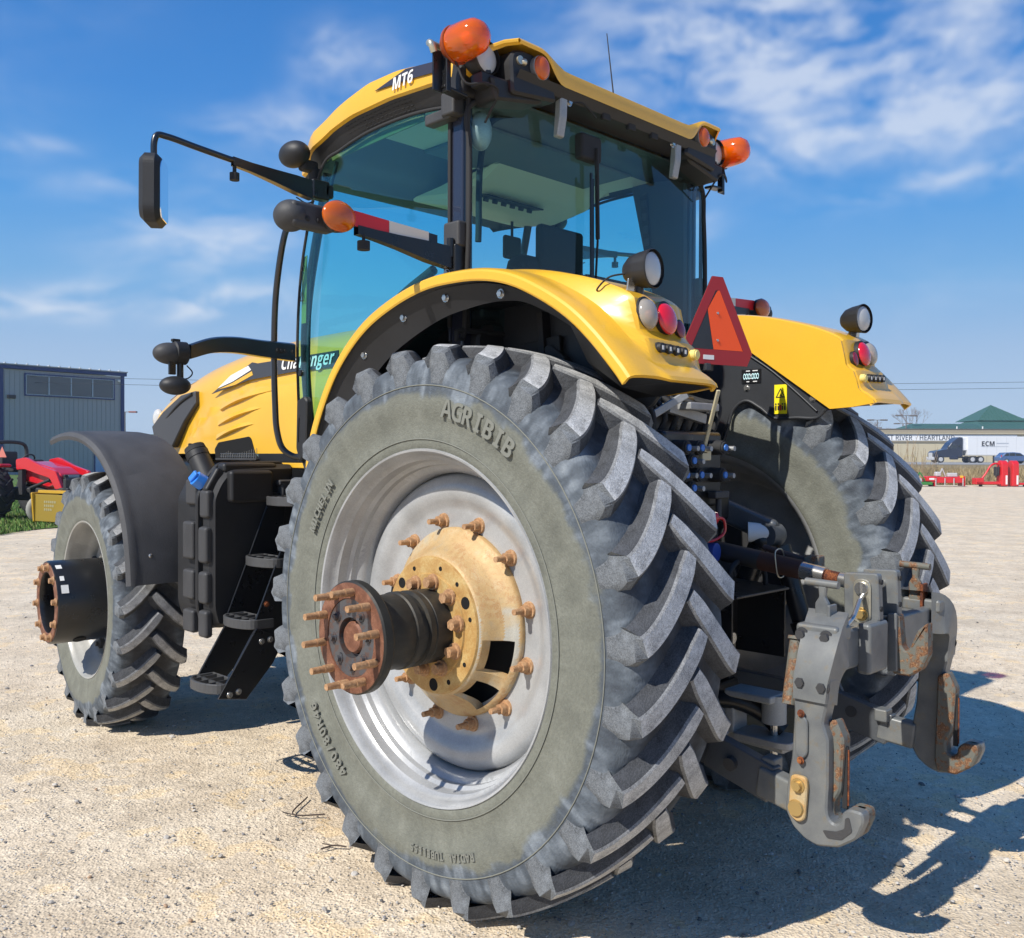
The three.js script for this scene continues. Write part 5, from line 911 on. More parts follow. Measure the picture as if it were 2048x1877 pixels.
// ------------------------------------------------------------------ slow-vehicle emblem
{
  const sg = grp('emblem', tractor, .12, 2.10, .40); sg.rotation.y = -.28; sg.scale.x = .92;
  const hx = [[-.030, .178], [.030, .178], [.203, -.125], [.173, -.178], [-.173, -.178], [-.203, -.125]], inn = [[0, .155], [.150, -.122], [-.150, -.122]];
  mk('emblem_plate', slabZ(shapeOf(rpoly(hx, .004)), -.004, 0, 0), MT.panel, sg);
  const off = hx.map(([x, y]) => [x * .80, (y + .03) * .80 - .03]);
  mk('emblem_border', slabZ(shapeOf(hx, [[[-.012, .122], [-.150, -.118], [.150, -.118], [.012, .122]]]), .0, .0025, 0), STD({ color: C(.36, .016, .02), roughness: .45 }), sg);
  mk('emblem_orange', slabZ(shapeOf([[.004, .125], [.012, .122], [.148, -.117], [-.02, -.117], [-.055, .045]]), .0003, .002, 0), STD({ color: C(1.0, .10, .012), roughness: .55 }), sg);
  mk('emblem_faded', slabZ(shapeOf([[-.057, .040], [-.022, -.117], [-.148, -.117]]), .0003, .0018, 0), MT.panel, sg);
  for (const y of [.03, -.08]) mk('emblem_rivet', rod([.0, y, .002], [.0, y, .006], .006, .005, 12), MT.steel, sg);
  mk('emblem_label', bx(.060, .018, .001, -.05, -.150, .0032, 0), MT.white, sg);
  mk('emblem_bracket', [bx(.03, .30, .03, 0, -.05, -.05, .004), bx(.25, .03, .42, 0, -.15, -.26, .006), bx(.03, .03, .05, -.06, -.19, -.01, .004)], MT.greyDark, sg);
}
// ------------------------------------------------------------------ surroundings; s runs to the right and d away from the yard's near corner
const YAW = -.7841, O0 = [-3.1714, 2.5272], RT = [Math.cos(YAW), -Math.sin(YAW)], FW = [-Math.sin(YAW), -Math.cos(YAW)];
const SD = (s, d) => [O0[0] + RT[0] * s + FW[0] * d, O0[1] + RT[1] * s + FW[1] * d];
function site(name, s, y, d, turn = 0) { const [x, z] = SD(s, d), g = grp(name, scene, x, y, z); g.rotation.y = YAW + turn; return g; }   // local x right, local -z away
function flat(name, poly, y, mat, label) {          // horizontal sheet from (s, d) corners
  const sh = shapeOf(poly.map(([s, d]) => [s, d])); const g = new THREE.ShapeGeometry(sh, 12); const p = g.attributes.position;
  for (let i = 0; i < p.count; i++) { const [x, z] = SD(p.getX(i), p.getY(i)); p.setXYZ(i, x, y, z); } g.computeVertexNormals();
  const m = mk(name, g, mat); m.userData.kind = 'structure'; m.userData.label = label; return m;
}
const matte = (r, g, b, ro = .8) => STD({ color: C(r, g, b), roughness: ro });
const grassMat = STD({ map: dtex(512, (u, v) => ramp([[0, .17, .25, .07], [.5, .27, .38, .12], [.75, .40, .48, .19], [1, .55, .57, .30]], N1(u, v) * .5 + N3(u, v) * .5), true, .5), roughness: .95 });
const dryMat = STD({ map: dtex(512, (u, v) => ramp([[0, .36, .30, .19], [.5, .52, .45, .30], [1, .66, .60, .44]], N1(u, v) * .5 + N3(u, v) * .5), true, .3), roughness: .95 });
flat('lawn', [[-120, 19.5], [-10.5, 18.2], [-9.6, 20.5], [-12, 30], [-20, 60], [-30, 95], [-30, 260], [-260, 260]], .012, grassMat, 'mown green lawn in front of the grey metal building');
// lawn blades
{
  const g = new THREE.BufferGeometry(); g.setAttribute('position', new THREE.Float32BufferAttribute([-.006, 0, 0, .006, 0, 0, .002, 1, .2], 3)); g.setAttribute('normal', new THREE.Float32BufferAttribute([0, .8, .6, 0, .8, .6, 0, .8, .6], 3));
  const n = 42000, im = new THREE.InstancedMesh(g, STD({ color: C(1, 1, 1), roughness: .9, side: THREE.DoubleSide }), n), o = new THREE.Object3D(), c = new THREE.Color();
  for (let i = 0; i < n; i++) { const d = 18.3 + 34 * Math.pow(rnd(), 1.8), smax = d < 20.5 ? -9.9 : d < 30 ? mix(-9.6, -12, (d - 20.5) / 9.5) : mix(-12, -20, (d - 30) / 30), s = smax - rnd() * (.56 * d + smax + 2), [x, z] = SD(s, d + .4 * PN.noise(s * 1.3, 2, 0)); o.position.set(x, .008, z); o.rotation.set(rr(-.5, .5), rr(0, 6.3), rr(-.5, .5)); const k = rr(.05, .12); o.scale.set(k * 16, k, k); o.updateMatrix(); im.setMatrixAt(i, o.matrix); const t = rnd(); c.setRGB(...(t > .82 ? [.26, .26, .10] : [rr(.07, .13), rr(.15, .24), rr(.02, .045)])); im.setColorAt(i, c); }
  im.name = 'grass'; im.userData = { kind: 'stuff', label: 'short green grass on the lawn behind the front wheel', category: 'grass' }; shadowed(im); scene.add(im);
}
// road on a low bank beyond the yard
{
  const N = 40, rows = []; for (const [d, y] of [[55, -.01], [58, .12], [66, .38], [80, .62], [96, .84], [104, .88]]) { const r = []; for (let i = 0; i <= N; i++) { const s = mix(-20, 150, i / N), [x, z] = SD(s, d + (d < 57 ? 1.2 * PN.noise(s * .3, 1, 2) : 0)); r.push([x, y, z]); } rows.push(r); }
  const m = mk('verge', loft(rows.map(r => [...r].reverse())), dryMat); m.userData = { kind: 'structure', label: 'dry brown grass verge between yard and road' };
}
flat('road', [[-30, 103.5], [160, 103.5], [160, 154], [-30, 154]], .90, matte(.30, .295, .28), 'pale concrete road with traffic beyond the verge');
flat('parking_lot', [[-40, 153], [170, 153], [170, 420], [-40, 420]], .88, matte(.34, .335, .31), 'pale parking lot in front of the store');
{
  const g = new THREE.BufferGeometry(); g.setAttribute('position', new THREE.Float32BufferAttribute([-.012, 0, 0, .012, 0, 0, .004, 1, .12], 3)); g.setAttribute('normal', new THREE.Float32BufferAttribute([0, .6, .8, 0, .6, .8, 0, .6, .8], 3));
  const n = 16000, im = new THREE.InstancedMesh(g, STD({ color: C(1, 1, 1), roughness: .9, side: THREE.DoubleSide }), n), o = new THREE.Object3D(), c = new THREE.Color();
  for (let i = 0; i < n; i++) { const d = 55.5 + 16 * Math.pow(rnd(), 1.3), s = mix(.36, .60, rnd()) * d, [x, z] = SD(s, d); o.position.set(x, d < 58 ? 0.02 : mix(.12, .45, (d - 58) / 12), z); o.rotation.set(rr(-.35, .35), rr(0, 6.3), rr(-.35, .35)); const k = rr(.25, .75); o.scale.set(1.6, k, k); o.updateMatrix(); im.setMatrixAt(i, o.matrix); const t = rr(.8, 1.15); c.setRGB(.38 * t, .29 * t, .15 * t); im.setColorAt(i, c); }
  im.name = 'dry_grass'; im.userData = { kind: 'stuff', label: 'tall dead grass on the bank behind the red implements', category: 'grass' }; shadowed(im); scene.add(im);
}
// leafless whips growing on the verge
for (const [s, d, n, h, lab] of [[23.7, 57.5, 9, 2.6, 'leafless tan sapling clump left of the lettered store sign'], [24.8, 58.5, 11, 3.0, 'tallest leafless tan sapling clump on the dry verge'], [26.0, 59, 9, 2.4, 'leafless sapling clump behind the low red implement'], [22.5, 57, 7, 1.8, 'short leafless sapling clump beside the big tractor tyre']]) {
  const t = site('sapling', s, 0, d); const bark = matte(.34, .25, .15);
  for (let i = 0; i < n; i++) { const x = rr(-.7, .7), z = rr(-.4, .4), hh = h * rr(.55, 1.05), lx = rr(-.15, .5) * hh * .45; mk('stem', [tube([[x, 0, z], [x + lx * .3, hh * .5, z], [x + lx, hh, z]], .012, 6, 4), tube([[x + lx * .35, hh * .55, z], [x + lx * .4 + rr(-.3, .3), hh * .8, z + .1]], .007, 4, 4)], bark, t); }
  thing(t, lab, 'sapling', 'leafless saplings on the verge');
}
// ---------------- implements parked along the yard edge
const red = PHY({ color: C(.62, .012, .018), roughness: .35, clearcoat: .5 }), dk = matte(.03, .03, .032, .6), gal = matte(.5, .5, .5, .4);
{
  const a = site('rotary_tiller', 24.0, 0, 52.6);
  mk('deck', [bx(2.0, .34, .8, 0, .36, 0, .04)], red, a); mk('end_plate', bx(.05, .55, .8, 1.03, .30, 0, .01), red, a); mk('end_plate', bx(.05, .50, .8, -.62, .27, 0, .01), red, a);
  mk('hood', bx(.55, .30, .7, -.82, .42, .1, .05), red, a); mk('mast', [bar([-.25, .5, 0], [-.05, 1.0, 0], .05, .05), bar([.15, .5, 0], [-.05, 1.0, 0], .05, .05)], gal, a); mk('gearbox', [bx(.30, .26, .3, -.35, .68, .1, .06), bx(.5, .22, .3, .45, .64, .1, .04)], gal, a);
  for (let i = 0; i < 4; i++) mk('crate_slat', bx(.04, .42, .04, -.6 + i * .5, .25, .45, 0), gal, a); mk('decal_plate', bx(.28, .10, .01, -.82, .42, .457, 0), MT.white, a); mk('warning_plate', bx(.18, .12, .01, .85, .55, .406, 0), matte(.8, .45, .03), a);
  thing(a, 'low red tiller with grey gearbox on the yard edge', 'implement', 'implements parked along the yard edge');
}
{
  const a = site('disc_mower', 27.0, 0, 52.4);
  for (const x of [.02, .62]) mk('standing_shield', slabX(shapeOf(rpoly([[-.3, .02], [.3, .02], [.3, 1.30], [.12, 1.45], [-.12, 1.45], [-.3, 1.30]], .1)), x, x + .36, .03), red, a);
  for (const x of [.30, .90]) mk('shield_decal', bx(.10, .5, .01, x - .02, .38, .306, 0), MT.white, a);
  mk('cutter_bar', [bx(1.6, .16, .5, -.55, .20, 0, .03)], red, a); mk('foot_box', bx(.45, .36, .5, -1.15, .30, 0, .03), red, a); mk('skid', bx(.6, .12, .5, 1.25, .16, 0, .03), red, a);
  mk('lift_arm', tube([[-1.0, .35, 0], [-.7, .75, 0], [-.45, 1.15, 0], [-.2, 1.28, 0], [.05, 1.22, 0]], .055, 24, 8), red, a); mk('hose', tube([[-.2, .5, .1], [-.15, .9, .1], [-.02, 1.1, .1]], .04, 12, 6), dk, a); mk('motor', bx(.22, .5, .3, -.12, .85, 0, .05), dk, a); mk('stand', [bx(.06, .12, .3, -1.0, .06, 0, 0), bx(.06, .10, .3, 1.45, .05, 0, 0)], dk, a);
  thing(a, 'red folded mower with two tall rounded shields standing upright', 'implement', 'implements parked along the yard edge');
}
{
  const gr = PHY({ color: C(.035, .20, .035), roughness: .4, clearcoat: .3 });
  const a = site('green_cutter', 22.6, 0, 52.4);
  mk('deck', bx(1.15, .16, .8, .0, .17, 0, .03), gr, a); mk('mast', [bar([-.25, .2, 0], [.02, .78, 0], .06, .06), bar([.4, .2, 0], [.02, .78, 0], .06, .06)], gr, a); mk('mast_brace', [bar([-.15, .78, .1], [-.45, .5, .1], .05, .05)], dk, a); mk('gearbox', bx(.24, .2, .24, .0, .34, 0, .05), gal, a); mk('tail_wheel', rod([.62, .16, -.05], [.62, .16, .05], .16, .16, 20), dk, a);
  thing(a, 'small green rotary cutter lying on the yard edge', 'implement', 'implements parked along the yard edge');
  const og = PHY({ color: C(.62, .10, .03), roughness: .5 }), b = site('orange_cutter', 21.75, 0, 53.0);
  mk('deck', bx(.55, .30, .6, 0, .20, 0, .06), og, b); mk('cover', new THREE.SphereGeometry(.2, 18, 12).scale(1.2, .8, 1).translate(.05, .36, 0), og, b); mk('stand', bx(.4, .06, .5, 0, .03, 0, 0), dk, b);
  thing(b, 'small faded orange cutter beside the green one', 'implement', 'implements parked along the yard edge');
  const c = site('brown_crate', 21.2, 0.02, 54); mk('crate_body', bx(.36, .40, .5, 0, .9, 0, .02), matte(.16, .05, .04), c); mk('crate_leg', bx(.3, .72, .06, 0, .36, .2, .01), matte(.10, .05, .04), c); mk('crate_leg', bx(.3, .72, .06, 0, .36, -.2, .01), matte(.10, .05, .04), c); thing(c, 'dark brown steel stand half hidden behind the tractor tyre', 'stand');
}
// ---------------- traffic
{
  const a = site('road_tractor', 67.2, .90, 146), nv = PHY({ color: C(.012, .016, .035), roughness: .25, clearcoat: .8 });
  mk('cab_body', slabZ(shapeOf(rpoly([[1.9, .9], [1.9, 3.9], [1.3, 3.95], [.2, 3.1], [-.35, 2.35], [-.5, 2.1], [-2.2, 1.8], [-2.5, 1.5], [-2.55, .75]], .12)), -1.15, 1.15, .06), nv, a);
  mk('side_window', slabZ(shapeOf([[.95, 2.15], [.95, 2.85], [.35, 2.85], [-.15, 2.25], [-.1, 2.15]]), 1.152, 1.165, 0), matte(.03, .04, .05, .2), a); mk('sleeper_window', bx(.5, .4, .02, 1.4, 2.6, 1.16, .02), matte(.02, .025, .03, .2), a);
  mk('bumper', bx(.3, .5, 2.3, -2.55, .65, 0, .08), gal, a); mk('grille', bx(.08, .7, 1.3, -2.56, 1.2, 0, .03), gal, a); mk('fuel_tank', bx(1.3, .5, .5, .6, .75, 1.0, .15), nv, a); mk('frame', bx(2.6, .25, .8, 3.0, .85, 0, 0), dk, a); mk('mirror', bx(.1, .5, .2, -.45, 2.4, 1.35, .02), dk, a);
  for (const x of [-1.45]) for (const z of [-1, 1]) { mk('wheel', rod([x, .52, z * .85], [x, .52, z * 1.15], .52, .52, 24), dk, a); mk('wheel_rim', rod([x, .52, z * 1.15], [x, .52, z * 1.17], .33, .28, 20), gal, a); }
  for (const x of [3.4, 4.65]) for (const z of [-1, 1]) { mk('wheel', rod([x, .52, z * .65], [x, .52, z * 1.2], .52, .52, 24), dk, a); mk('wheel_rim', rod([x, .52, z * 1.2], [x, .52, z * 1.22], .33, .28, 20), gal, a); }
  thing(a, 'dark blue highway truck cab pulling the white trailer', 'truck');
  const t = site('semi_trailer', 76.1, .90, 146), tw = matte(.72, .73, .74, .45);
  mk('box_body', bx(15, 2.85, 2.55, 1.2, 2.62, 0, .05), tw, t); mk('bottom_rail', bx(15, .14, 2.58, 1.2, 1.20, 0, .02), gal, t); for (let i = 0; i < 9; i++) mk('panel_seam', bx(.03, 2.7, .02, -4.9 + i * 1.5, 2.62, 1.285, 0), matte(.55, .56, .57), t); mk('reefer_unit', bx(.7, 2.0, 1.9, -6.6, 2.9, 0, .1), tw, t);
  mk('landing_gear', bx(.2, 1.1, .2, -2.2, .55, 1.0, 0), dk, t); mk('side_skirt', bx(5.5, .5, .04, 1.2, .85, 1.25, 0), matte(.3, .3, .31), t);
  const ft = matte(.03, .03, .035), w1 = txt('ECM', .72, .02); w1.applyMatrix4(new THREE.Matrix4().makeShear(0, 0, 0, 0, -.12, 0)); w1.translate(-3.2, 2.95, 1.29); mk('trailer_letters', w1, ft, t); mk('trailer_stripe', bx(1.9, .16, .01, -1.0, 3.0, 1.288, 0), matte(.42, .45, .50), t); mk('letter_rule', bx(4.2, .06, .01, -2.2, 2.5, 1.288, 0), matte(.4, .42, .45), t);
  for (const x of [6.6, 7.9]) for (const z of [-1, 1]) mk('wheel', rod([x, .52, z * .65], [x, .52, z * 1.2], .52, .52, 24), dk, t);
  thing(t, 'long white box trailer with black letters on its side', 'trailer');
  const c = site('hatchback_car', 66.3, .90, 125), bl = PHY({ color: C(.06, .11, .24), roughness: .25, clearcoat: .8 });
  mk('car_body', slabZ(shapeOf(rpoly([[-2.1, .35], [-2.15, .85], [-1.9, 1.0], [-1.45, 1.46], [-.4, 1.52], [.55, 1.42], [1.15, 1.0], [2.0, .85], [2.15, .55], [2.1, .30]], .10)), -.85, .85, .10), bl, c);
  mk('side_glass', slabZ(shapeOf(rpoly([[-1.65, 1.02], [-1.35, 1.36], [-.4, 1.42], [.5, 1.33], [.92, 1.02]], .05)), .845, .860, 0), matte(.025, .03, .035, .15), c); for (const x of [-.95, -.15]) mk('window_post', bx(.07, .4, .012, x, 1.2, .864, 0), bl, c);
  mk('tail_light', bx(.10, .3, .12, -1.95, .98, .76, .02), MT.redLens, c); for (const x of [-1.3, 1.35]) for (const z of [-1, 1]) { mk('wheel', rod([x, .33, z * .62], [x, .33, z * .86], .33, .33, 24), dk, c); mk('wheel_rim', rod([x, .33, z * .86], [x, .33, z * .875], .2, .18, 18), gal, c); }
  thing(c, 'blue hatchback car passing in front of the white trailer', 'car');
}
// ---------------- store with green roofs and the lettered band
{
  const st = site('store', 60, .88, 176), crm = matte(.52, .45, .30), crmD = matte(.33, .28, .19), trim = matte(.10, .085, .065), grn = STD({ color: C(.035, .105, .075), roughness: .5 });
  mk('front_wall', bx(70, 5.9, 24, 22, 2.95, -12, .05), crm, st);
  mk('parapet_cap', bx(70.4, .22, 24.3, 22, 6.10, -12, .02), trim, st); mk('cornice', bx(70.2, .55, .25, 22, 5.68, .14, .03), crmD, st); mk('cornice_band', bx(70.1, .16, .40, 22, 5.32, .2, .03), crm, st); mk('sill_band', bx(70.1, .12, .2, 22, 3.75, .1, .02), crmD, st);
  mk('sign_board', bx(44, 1.15, .10, 12, 4.55, .06, .01), matte(.80, .80, .80), st);
  const put2 = (s, x, sz) => { const g = txt(s, sz, .04, fontReg, 4); g.translate(x, 4.55, .12); return g; };
  const ink = matte(.055, .06, .075); mk('sign_letters', put2('FOREST RIVER', 10.7, .88), ink, st); mk('sign_letters', put2('HEARTLAND', 19.1, .88), ink, st); mk('sign_letters', put2('T', 4.3, .88), ink, st);
  for (const x of [15.15, 5.9, 25.0]) mk('sign_mark', [bar([x - .2, 4.75, .13], [x, 4.38, .13], .05, .03, 0), bar([x, 4.38, .13], [x + .22, 4.8, .13], .05, .03, 0)], matte(.30, .33, .38), st);
  for (let i = 0; i < 4; i++) mk('cart_rail', [tube([[9 + i * 3.4, .05, 1.6], [9 + i * 3.4, 1.0, 1.6], [11 + i * 3.4, 1.0, 1.6], [11 + i * 3.4, .05, 1.6]], .06, 12, 6)], matte(.55, .45, .20), st);
  for (let i = 0; i < 14; i++) mk('wall_joint', bx(.04, 3.3, .02, -10 + i * 3.2, 1.7, .012, 0), crmD, st);
  for (const x of [38.2, 42.6]) mk('round_light', rod([x, 5.3, .3], [x, 5.3, .5], .55, .5, 24), matte(.45, .28, .20), st);
  mk('entry_block', bx(6.4, 1.5, .4, 40.4, 5.3, .2, .05), crmD, st);
  const hip = (n, x0, x1, z0, z1, y0, y1, in0, in1) => { const P = [[x0, y0, z0], [x1, y0, z0], [x1, y0, z1], [x0, y0, z1], [x0 + in0, y1, (z0 + z1) / 2], [x1 - in1, y1, (z0 + z1) / 2]], T = [0, 1, 5, 0, 5, 4, 1, 2, 5, 2, 3, 4, 2, 4, 5, 3, 0, 4], pos = []; for (const i of T) pos.push(...P[i]); const g = new THREE.BufferGeometry(); g.setAttribute('position', new THREE.Float32BufferAttribute(pos, 3)); g.computeVertexNormals(); mk(n, g, grn, st);
    const k = Math.floor((x1 - x0) / .8); for (let i = 1; i < k; i++) { const x = x0 + i * .8; const t = x < x0 + in0 ? (x - x0) / in0 : x > x1 - in1 ? (x1 - x) / in1 : 1; if (t > .04) mk('roof_seam', bar([x, y0 + .03, z0], [x, mix(y0, y1, t) + .03, mix(z0, (z0 + z1) / 2, t)], .05, .04, 0), grn, st); } };
  hip('green_roof', 15.2, 30, -1.5, -13, 6.2, 7.4, 2.2, .1); hip('green_roof', 28.6, 60, -2, -20, 6.2, 8.7, 3, 4); hip('tower_roof', 30.6, 40.4, -8, -17.5, 8.1, 11.4, 4.9, 4.9); hip('green_roof', -4, 4.6, -2, -12, 6.2, 7.6, 3, 3);
  for (const x of [15.2, 20]) mk('roof_vent', rod([x + 8, 6.2, -.8], [x + 8, 6.7, -.8], .12, .12, 10), MT.white, st);
  thing(st, 'long cream store with green metal roofs and a lettered white band', 'building');
}
// low far building beside the grey shed
{ const f = site('warehouse', -67, .3, 170); mk('wall', bx(34, 4.6, 12, 8, 2.3, 0, .05), matte(.14, .19, .17), f); mk('roof_edge', bx(34.4, .5, 12.4, 8, 4.75, 0, .05), matte(.10, .16, .13), f); thing(f, 'low grey green warehouse far behind the yellow hood', 'building'); }
// lamp posts
for (const [u, v, d, base, lab] of [[1754, 838, 190, .9, 'second tallest twin lamp post above the store parapet'], [1811.7, 829, 180, .9, 'tallest twin lamp post above the store parapet'], [1805, 845, 215, .9, 'short twin lamp post just left of the tallest one'], [1747, 853.5, 240, .9, 'tiny twin lamp post at the left end of the store'], [250, 827, 160, .3, 'twin lamp post with reddish heads beside the grey shed']]) {
  const h = 1.545 + (914.6 - v) * d / 1890 - base, p = site('lamp_post', (u - 1024) * d / 1890, base, d), m = matte(.16, .14, .13);
  mk('pole', rod([0, 0, 0], [0, h, 0], .13, .09, 10), m, p); mk('lamp_head', bx(1.3, .28, .6, -1.35, h, 0, .05), u < 500 ? matte(.32, .12, .10) : m, p); mk('lamp_head', bx(1.3, .28, .6, 1.35, h, 0, .05), u < 500 ? matte(.32, .12, .10) : m, p); mk('cross_arm', bx(2.2, .12, .12, 0, h, 0, .02), m, p);
  thing(p, lab, 'lamp post', 'parking lot lamp posts');
}
// bare trees beyond the store
for (const [u, d, h, lab] of [[1823, 205, 12.5, 'bare winter tree beside the tallest lamp post'], [1735, 225, 10.5, 'small bare winter tree behind the left green roof'], [1781, 230, 8.6, 'thin bare tree top between the lamp posts']]) {
  const t = site('bare_tree', (u - 1024) * d / 1890, .8, d), bk = matte(.22, .17, .14), L = [];
  const grow = (p, dir, len, r, k) => { const q = [p[0] + dir[0] * len, p[1] + dir[1] * len, p[2] + dir[2] * len]; L.push(rod(p, q, r, r * .7, 5)); if (k > 0) for (let i = 0; i < 3; i++) { const a = rr(0, 6.3), sp_ = rr(.35, .7), nd = V3(dir[0] + sp_ * Math.cos(a), dir[1] + .25, dir[2] + sp_ * Math.sin(a)).normalize(); grow(q, [nd.x, nd.y, nd.z], len * rr(.6, .8), r * .62, k - 1); } };
  mk('trunk', rod([0, 0, 0], [0, h * .35, 0], .2, .15, 8), bk, t); for (let i = 0; i < 4; i++) { const a = i * 1.6; const nd = V3(.4 * Math.cos(a), 1, .4 * Math.sin(a)).normalize(); grow([0, h * .35, 0], [nd.x, nd.y, nd.z], h * .22, .07, 4); } mk('crown', L, bk, t).userData.kind = 'stuff';
  thing(t, lab, 'tree', 'bare trees beyond the store');
}
// overhead wires and the poles that carry them, just outside the picture
{
  for (const s of [-52, 6, 64]) { if (s === 6) continue; const p = site('utility_pole', s, 0, 76); mk('pole', rod([0, 0, 0], [0, 9.2, 0], .16, .11, 12), matte(.12, .09, .07), p); mk('cross_arm', bx(2.2, .12, .12, 0, 8.2, 0, .02), matte(.12, .09, .07), p); thing(p, s < 0 ? 'wooden utility pole far left carrying the wires' : 'wooden utility pole far right carrying the wires', 'utility pole', 'utility poles'); }
  [[8.25, 76], [7.80, 76.3]].forEach(([y, d], i) => { const pts = []; for (let k = 0; k <= 24; k++) { const s = mix(-52, 64, k / 24), u = (s - 6) / 58, [x, z] = SD(s, d); pts.push([x, y - .85 + .85 * u * u - i * .02 * (1 - u * u), z]); } const m = mk('overhead_wire', tube(pts, .016, 80, 5), matte(.05, .05, .06)); thing(m, i ? 'lower of the two overhead wires crossing the sky' : 'upper of the two overhead wires crossing the sky', 'wire', 'overhead wires'); });
}
// ---------------- grey metal building on the left
{
  const A = [-40.3, 74.3], B = [-33.7, 82.0], L = Math.hypot(B[0] - A[0], B[1] - A[1]), turn = Math.atan2(B[1] - A[1], B[0] - A[0]), H = 8.69;
  const b = site('metal_building', A[0], 0, A[1], turn), wall = matte(.37, .375, .385, .55), navy = matte(.014, .04, .16, .5), rib = matte(.345, .35, .36, .5);
  const wx = t => t * L;   // along the wall
  mk('wall', bx(L, H - .3, 14, L / 2, (H - .3) / 2, -7, 0), wall, b); mk('side_wall', bx(8, H - .3, 12, -4.05, (H - .3) / 2, -6.6, 0), wall, b);
  for (let i = 1; i < 26; i++) mk('wall_rib', bx(.07, H - .4, .04, i * L / 26, (H - .4) / 2, .018, .01), rib, b); for (let i = 1; i < 12; i++) mk('wall_rib', bx(.07, H - .4, .04, -i * .38, (H - .4) / 2, -.58, .01), rib, b);
  mk('corner_trim', bx(.30, H - .2, .10, L - .12, (H - .2) / 2, .05, .01), navy, b); mk('corner_trim', bx(.30, H - .2, .10, .12, (H - .2) / 2, .05, .01), navy, b); mk('eave_trim', bx(L + .4, .30, .3, L / 2, H - .12, .06, .02), navy, b); mk('side_eave', bx(8, .30, .3, -4.1, H - .12, -.56, .02), navy, b); mk('roof', bx(L + .5, .10, 14.6, L / 2, H + .08, -7, .02), matte(.45, .47, .50, .4), b);
  for (let i = 0; i < 12; i++) mk('roof_rib', bx(.08, .08, .3, .3 + i * L / 12, H + .15, .28, 0), matte(.55, .57, .6, .4), b);
  // window strip: four panes in a navy frame
  const x0 = L * .195, x1 = L * .905, y0 = 6.45, y1 = 8.02, w = (x1 - x0) / 4;
  mk('window_frame', slabZ(shapeOf([[x0 - .12, y0 - .12], [x1 + .12, y0 - .12], [x1 + .12, y1 + .12], [x0 - .12, y1 + .12]], [[[x0, y0], [x0, y1], [x1, y1], [x1, y0]]]), .02, .12, 0), navy, b);
  for (let i = 0; i <= 4; i++) mk('window_mullion', bx(.09, y1 - y0, .10, x0 + i * w, (y0 + y1) / 2, .07, 0), matte(.45, .5, .56), b); for (const y of [y0, y1]) mk('window_rail', bx(x1 - x0, .08, .09, (x0 + x1) / 2, y, .075, 0), matte(.45, .5, .56), b);
  for (let i = 0; i < 4; i++) mk('window_pane', bx(w - .10, y1 - y0 - .08, .02, x0 + (i + .5) * w, (y0 + y1) / 2, .045, 0), PHY({ color: C(.05, .055, .06), roughness: .06, clearcoat: 1 }), b);
  mk('door', bx(.98, 2.2, .05, L * .80, 1.1, .04, .01), matte(.34, .45, .62, .5), b); mk('door_frame', bx(.08, 2.3, .08, L * .80 - .55, 1.15, .05, 0), navy, b); mk('wall_light', bx(.62, .28, .2, L * .085, 6.2, .12, .03), matte(.06, .05, .05), b); mk('alarm_bell', rod([L * .955, 8.0, .02], [L * .955, 8.0, .16], .11, .11, 16), MT.white, b);
  thing(b, 'grey ribbed metal building with navy trim and a strip of windows', 'building');
}
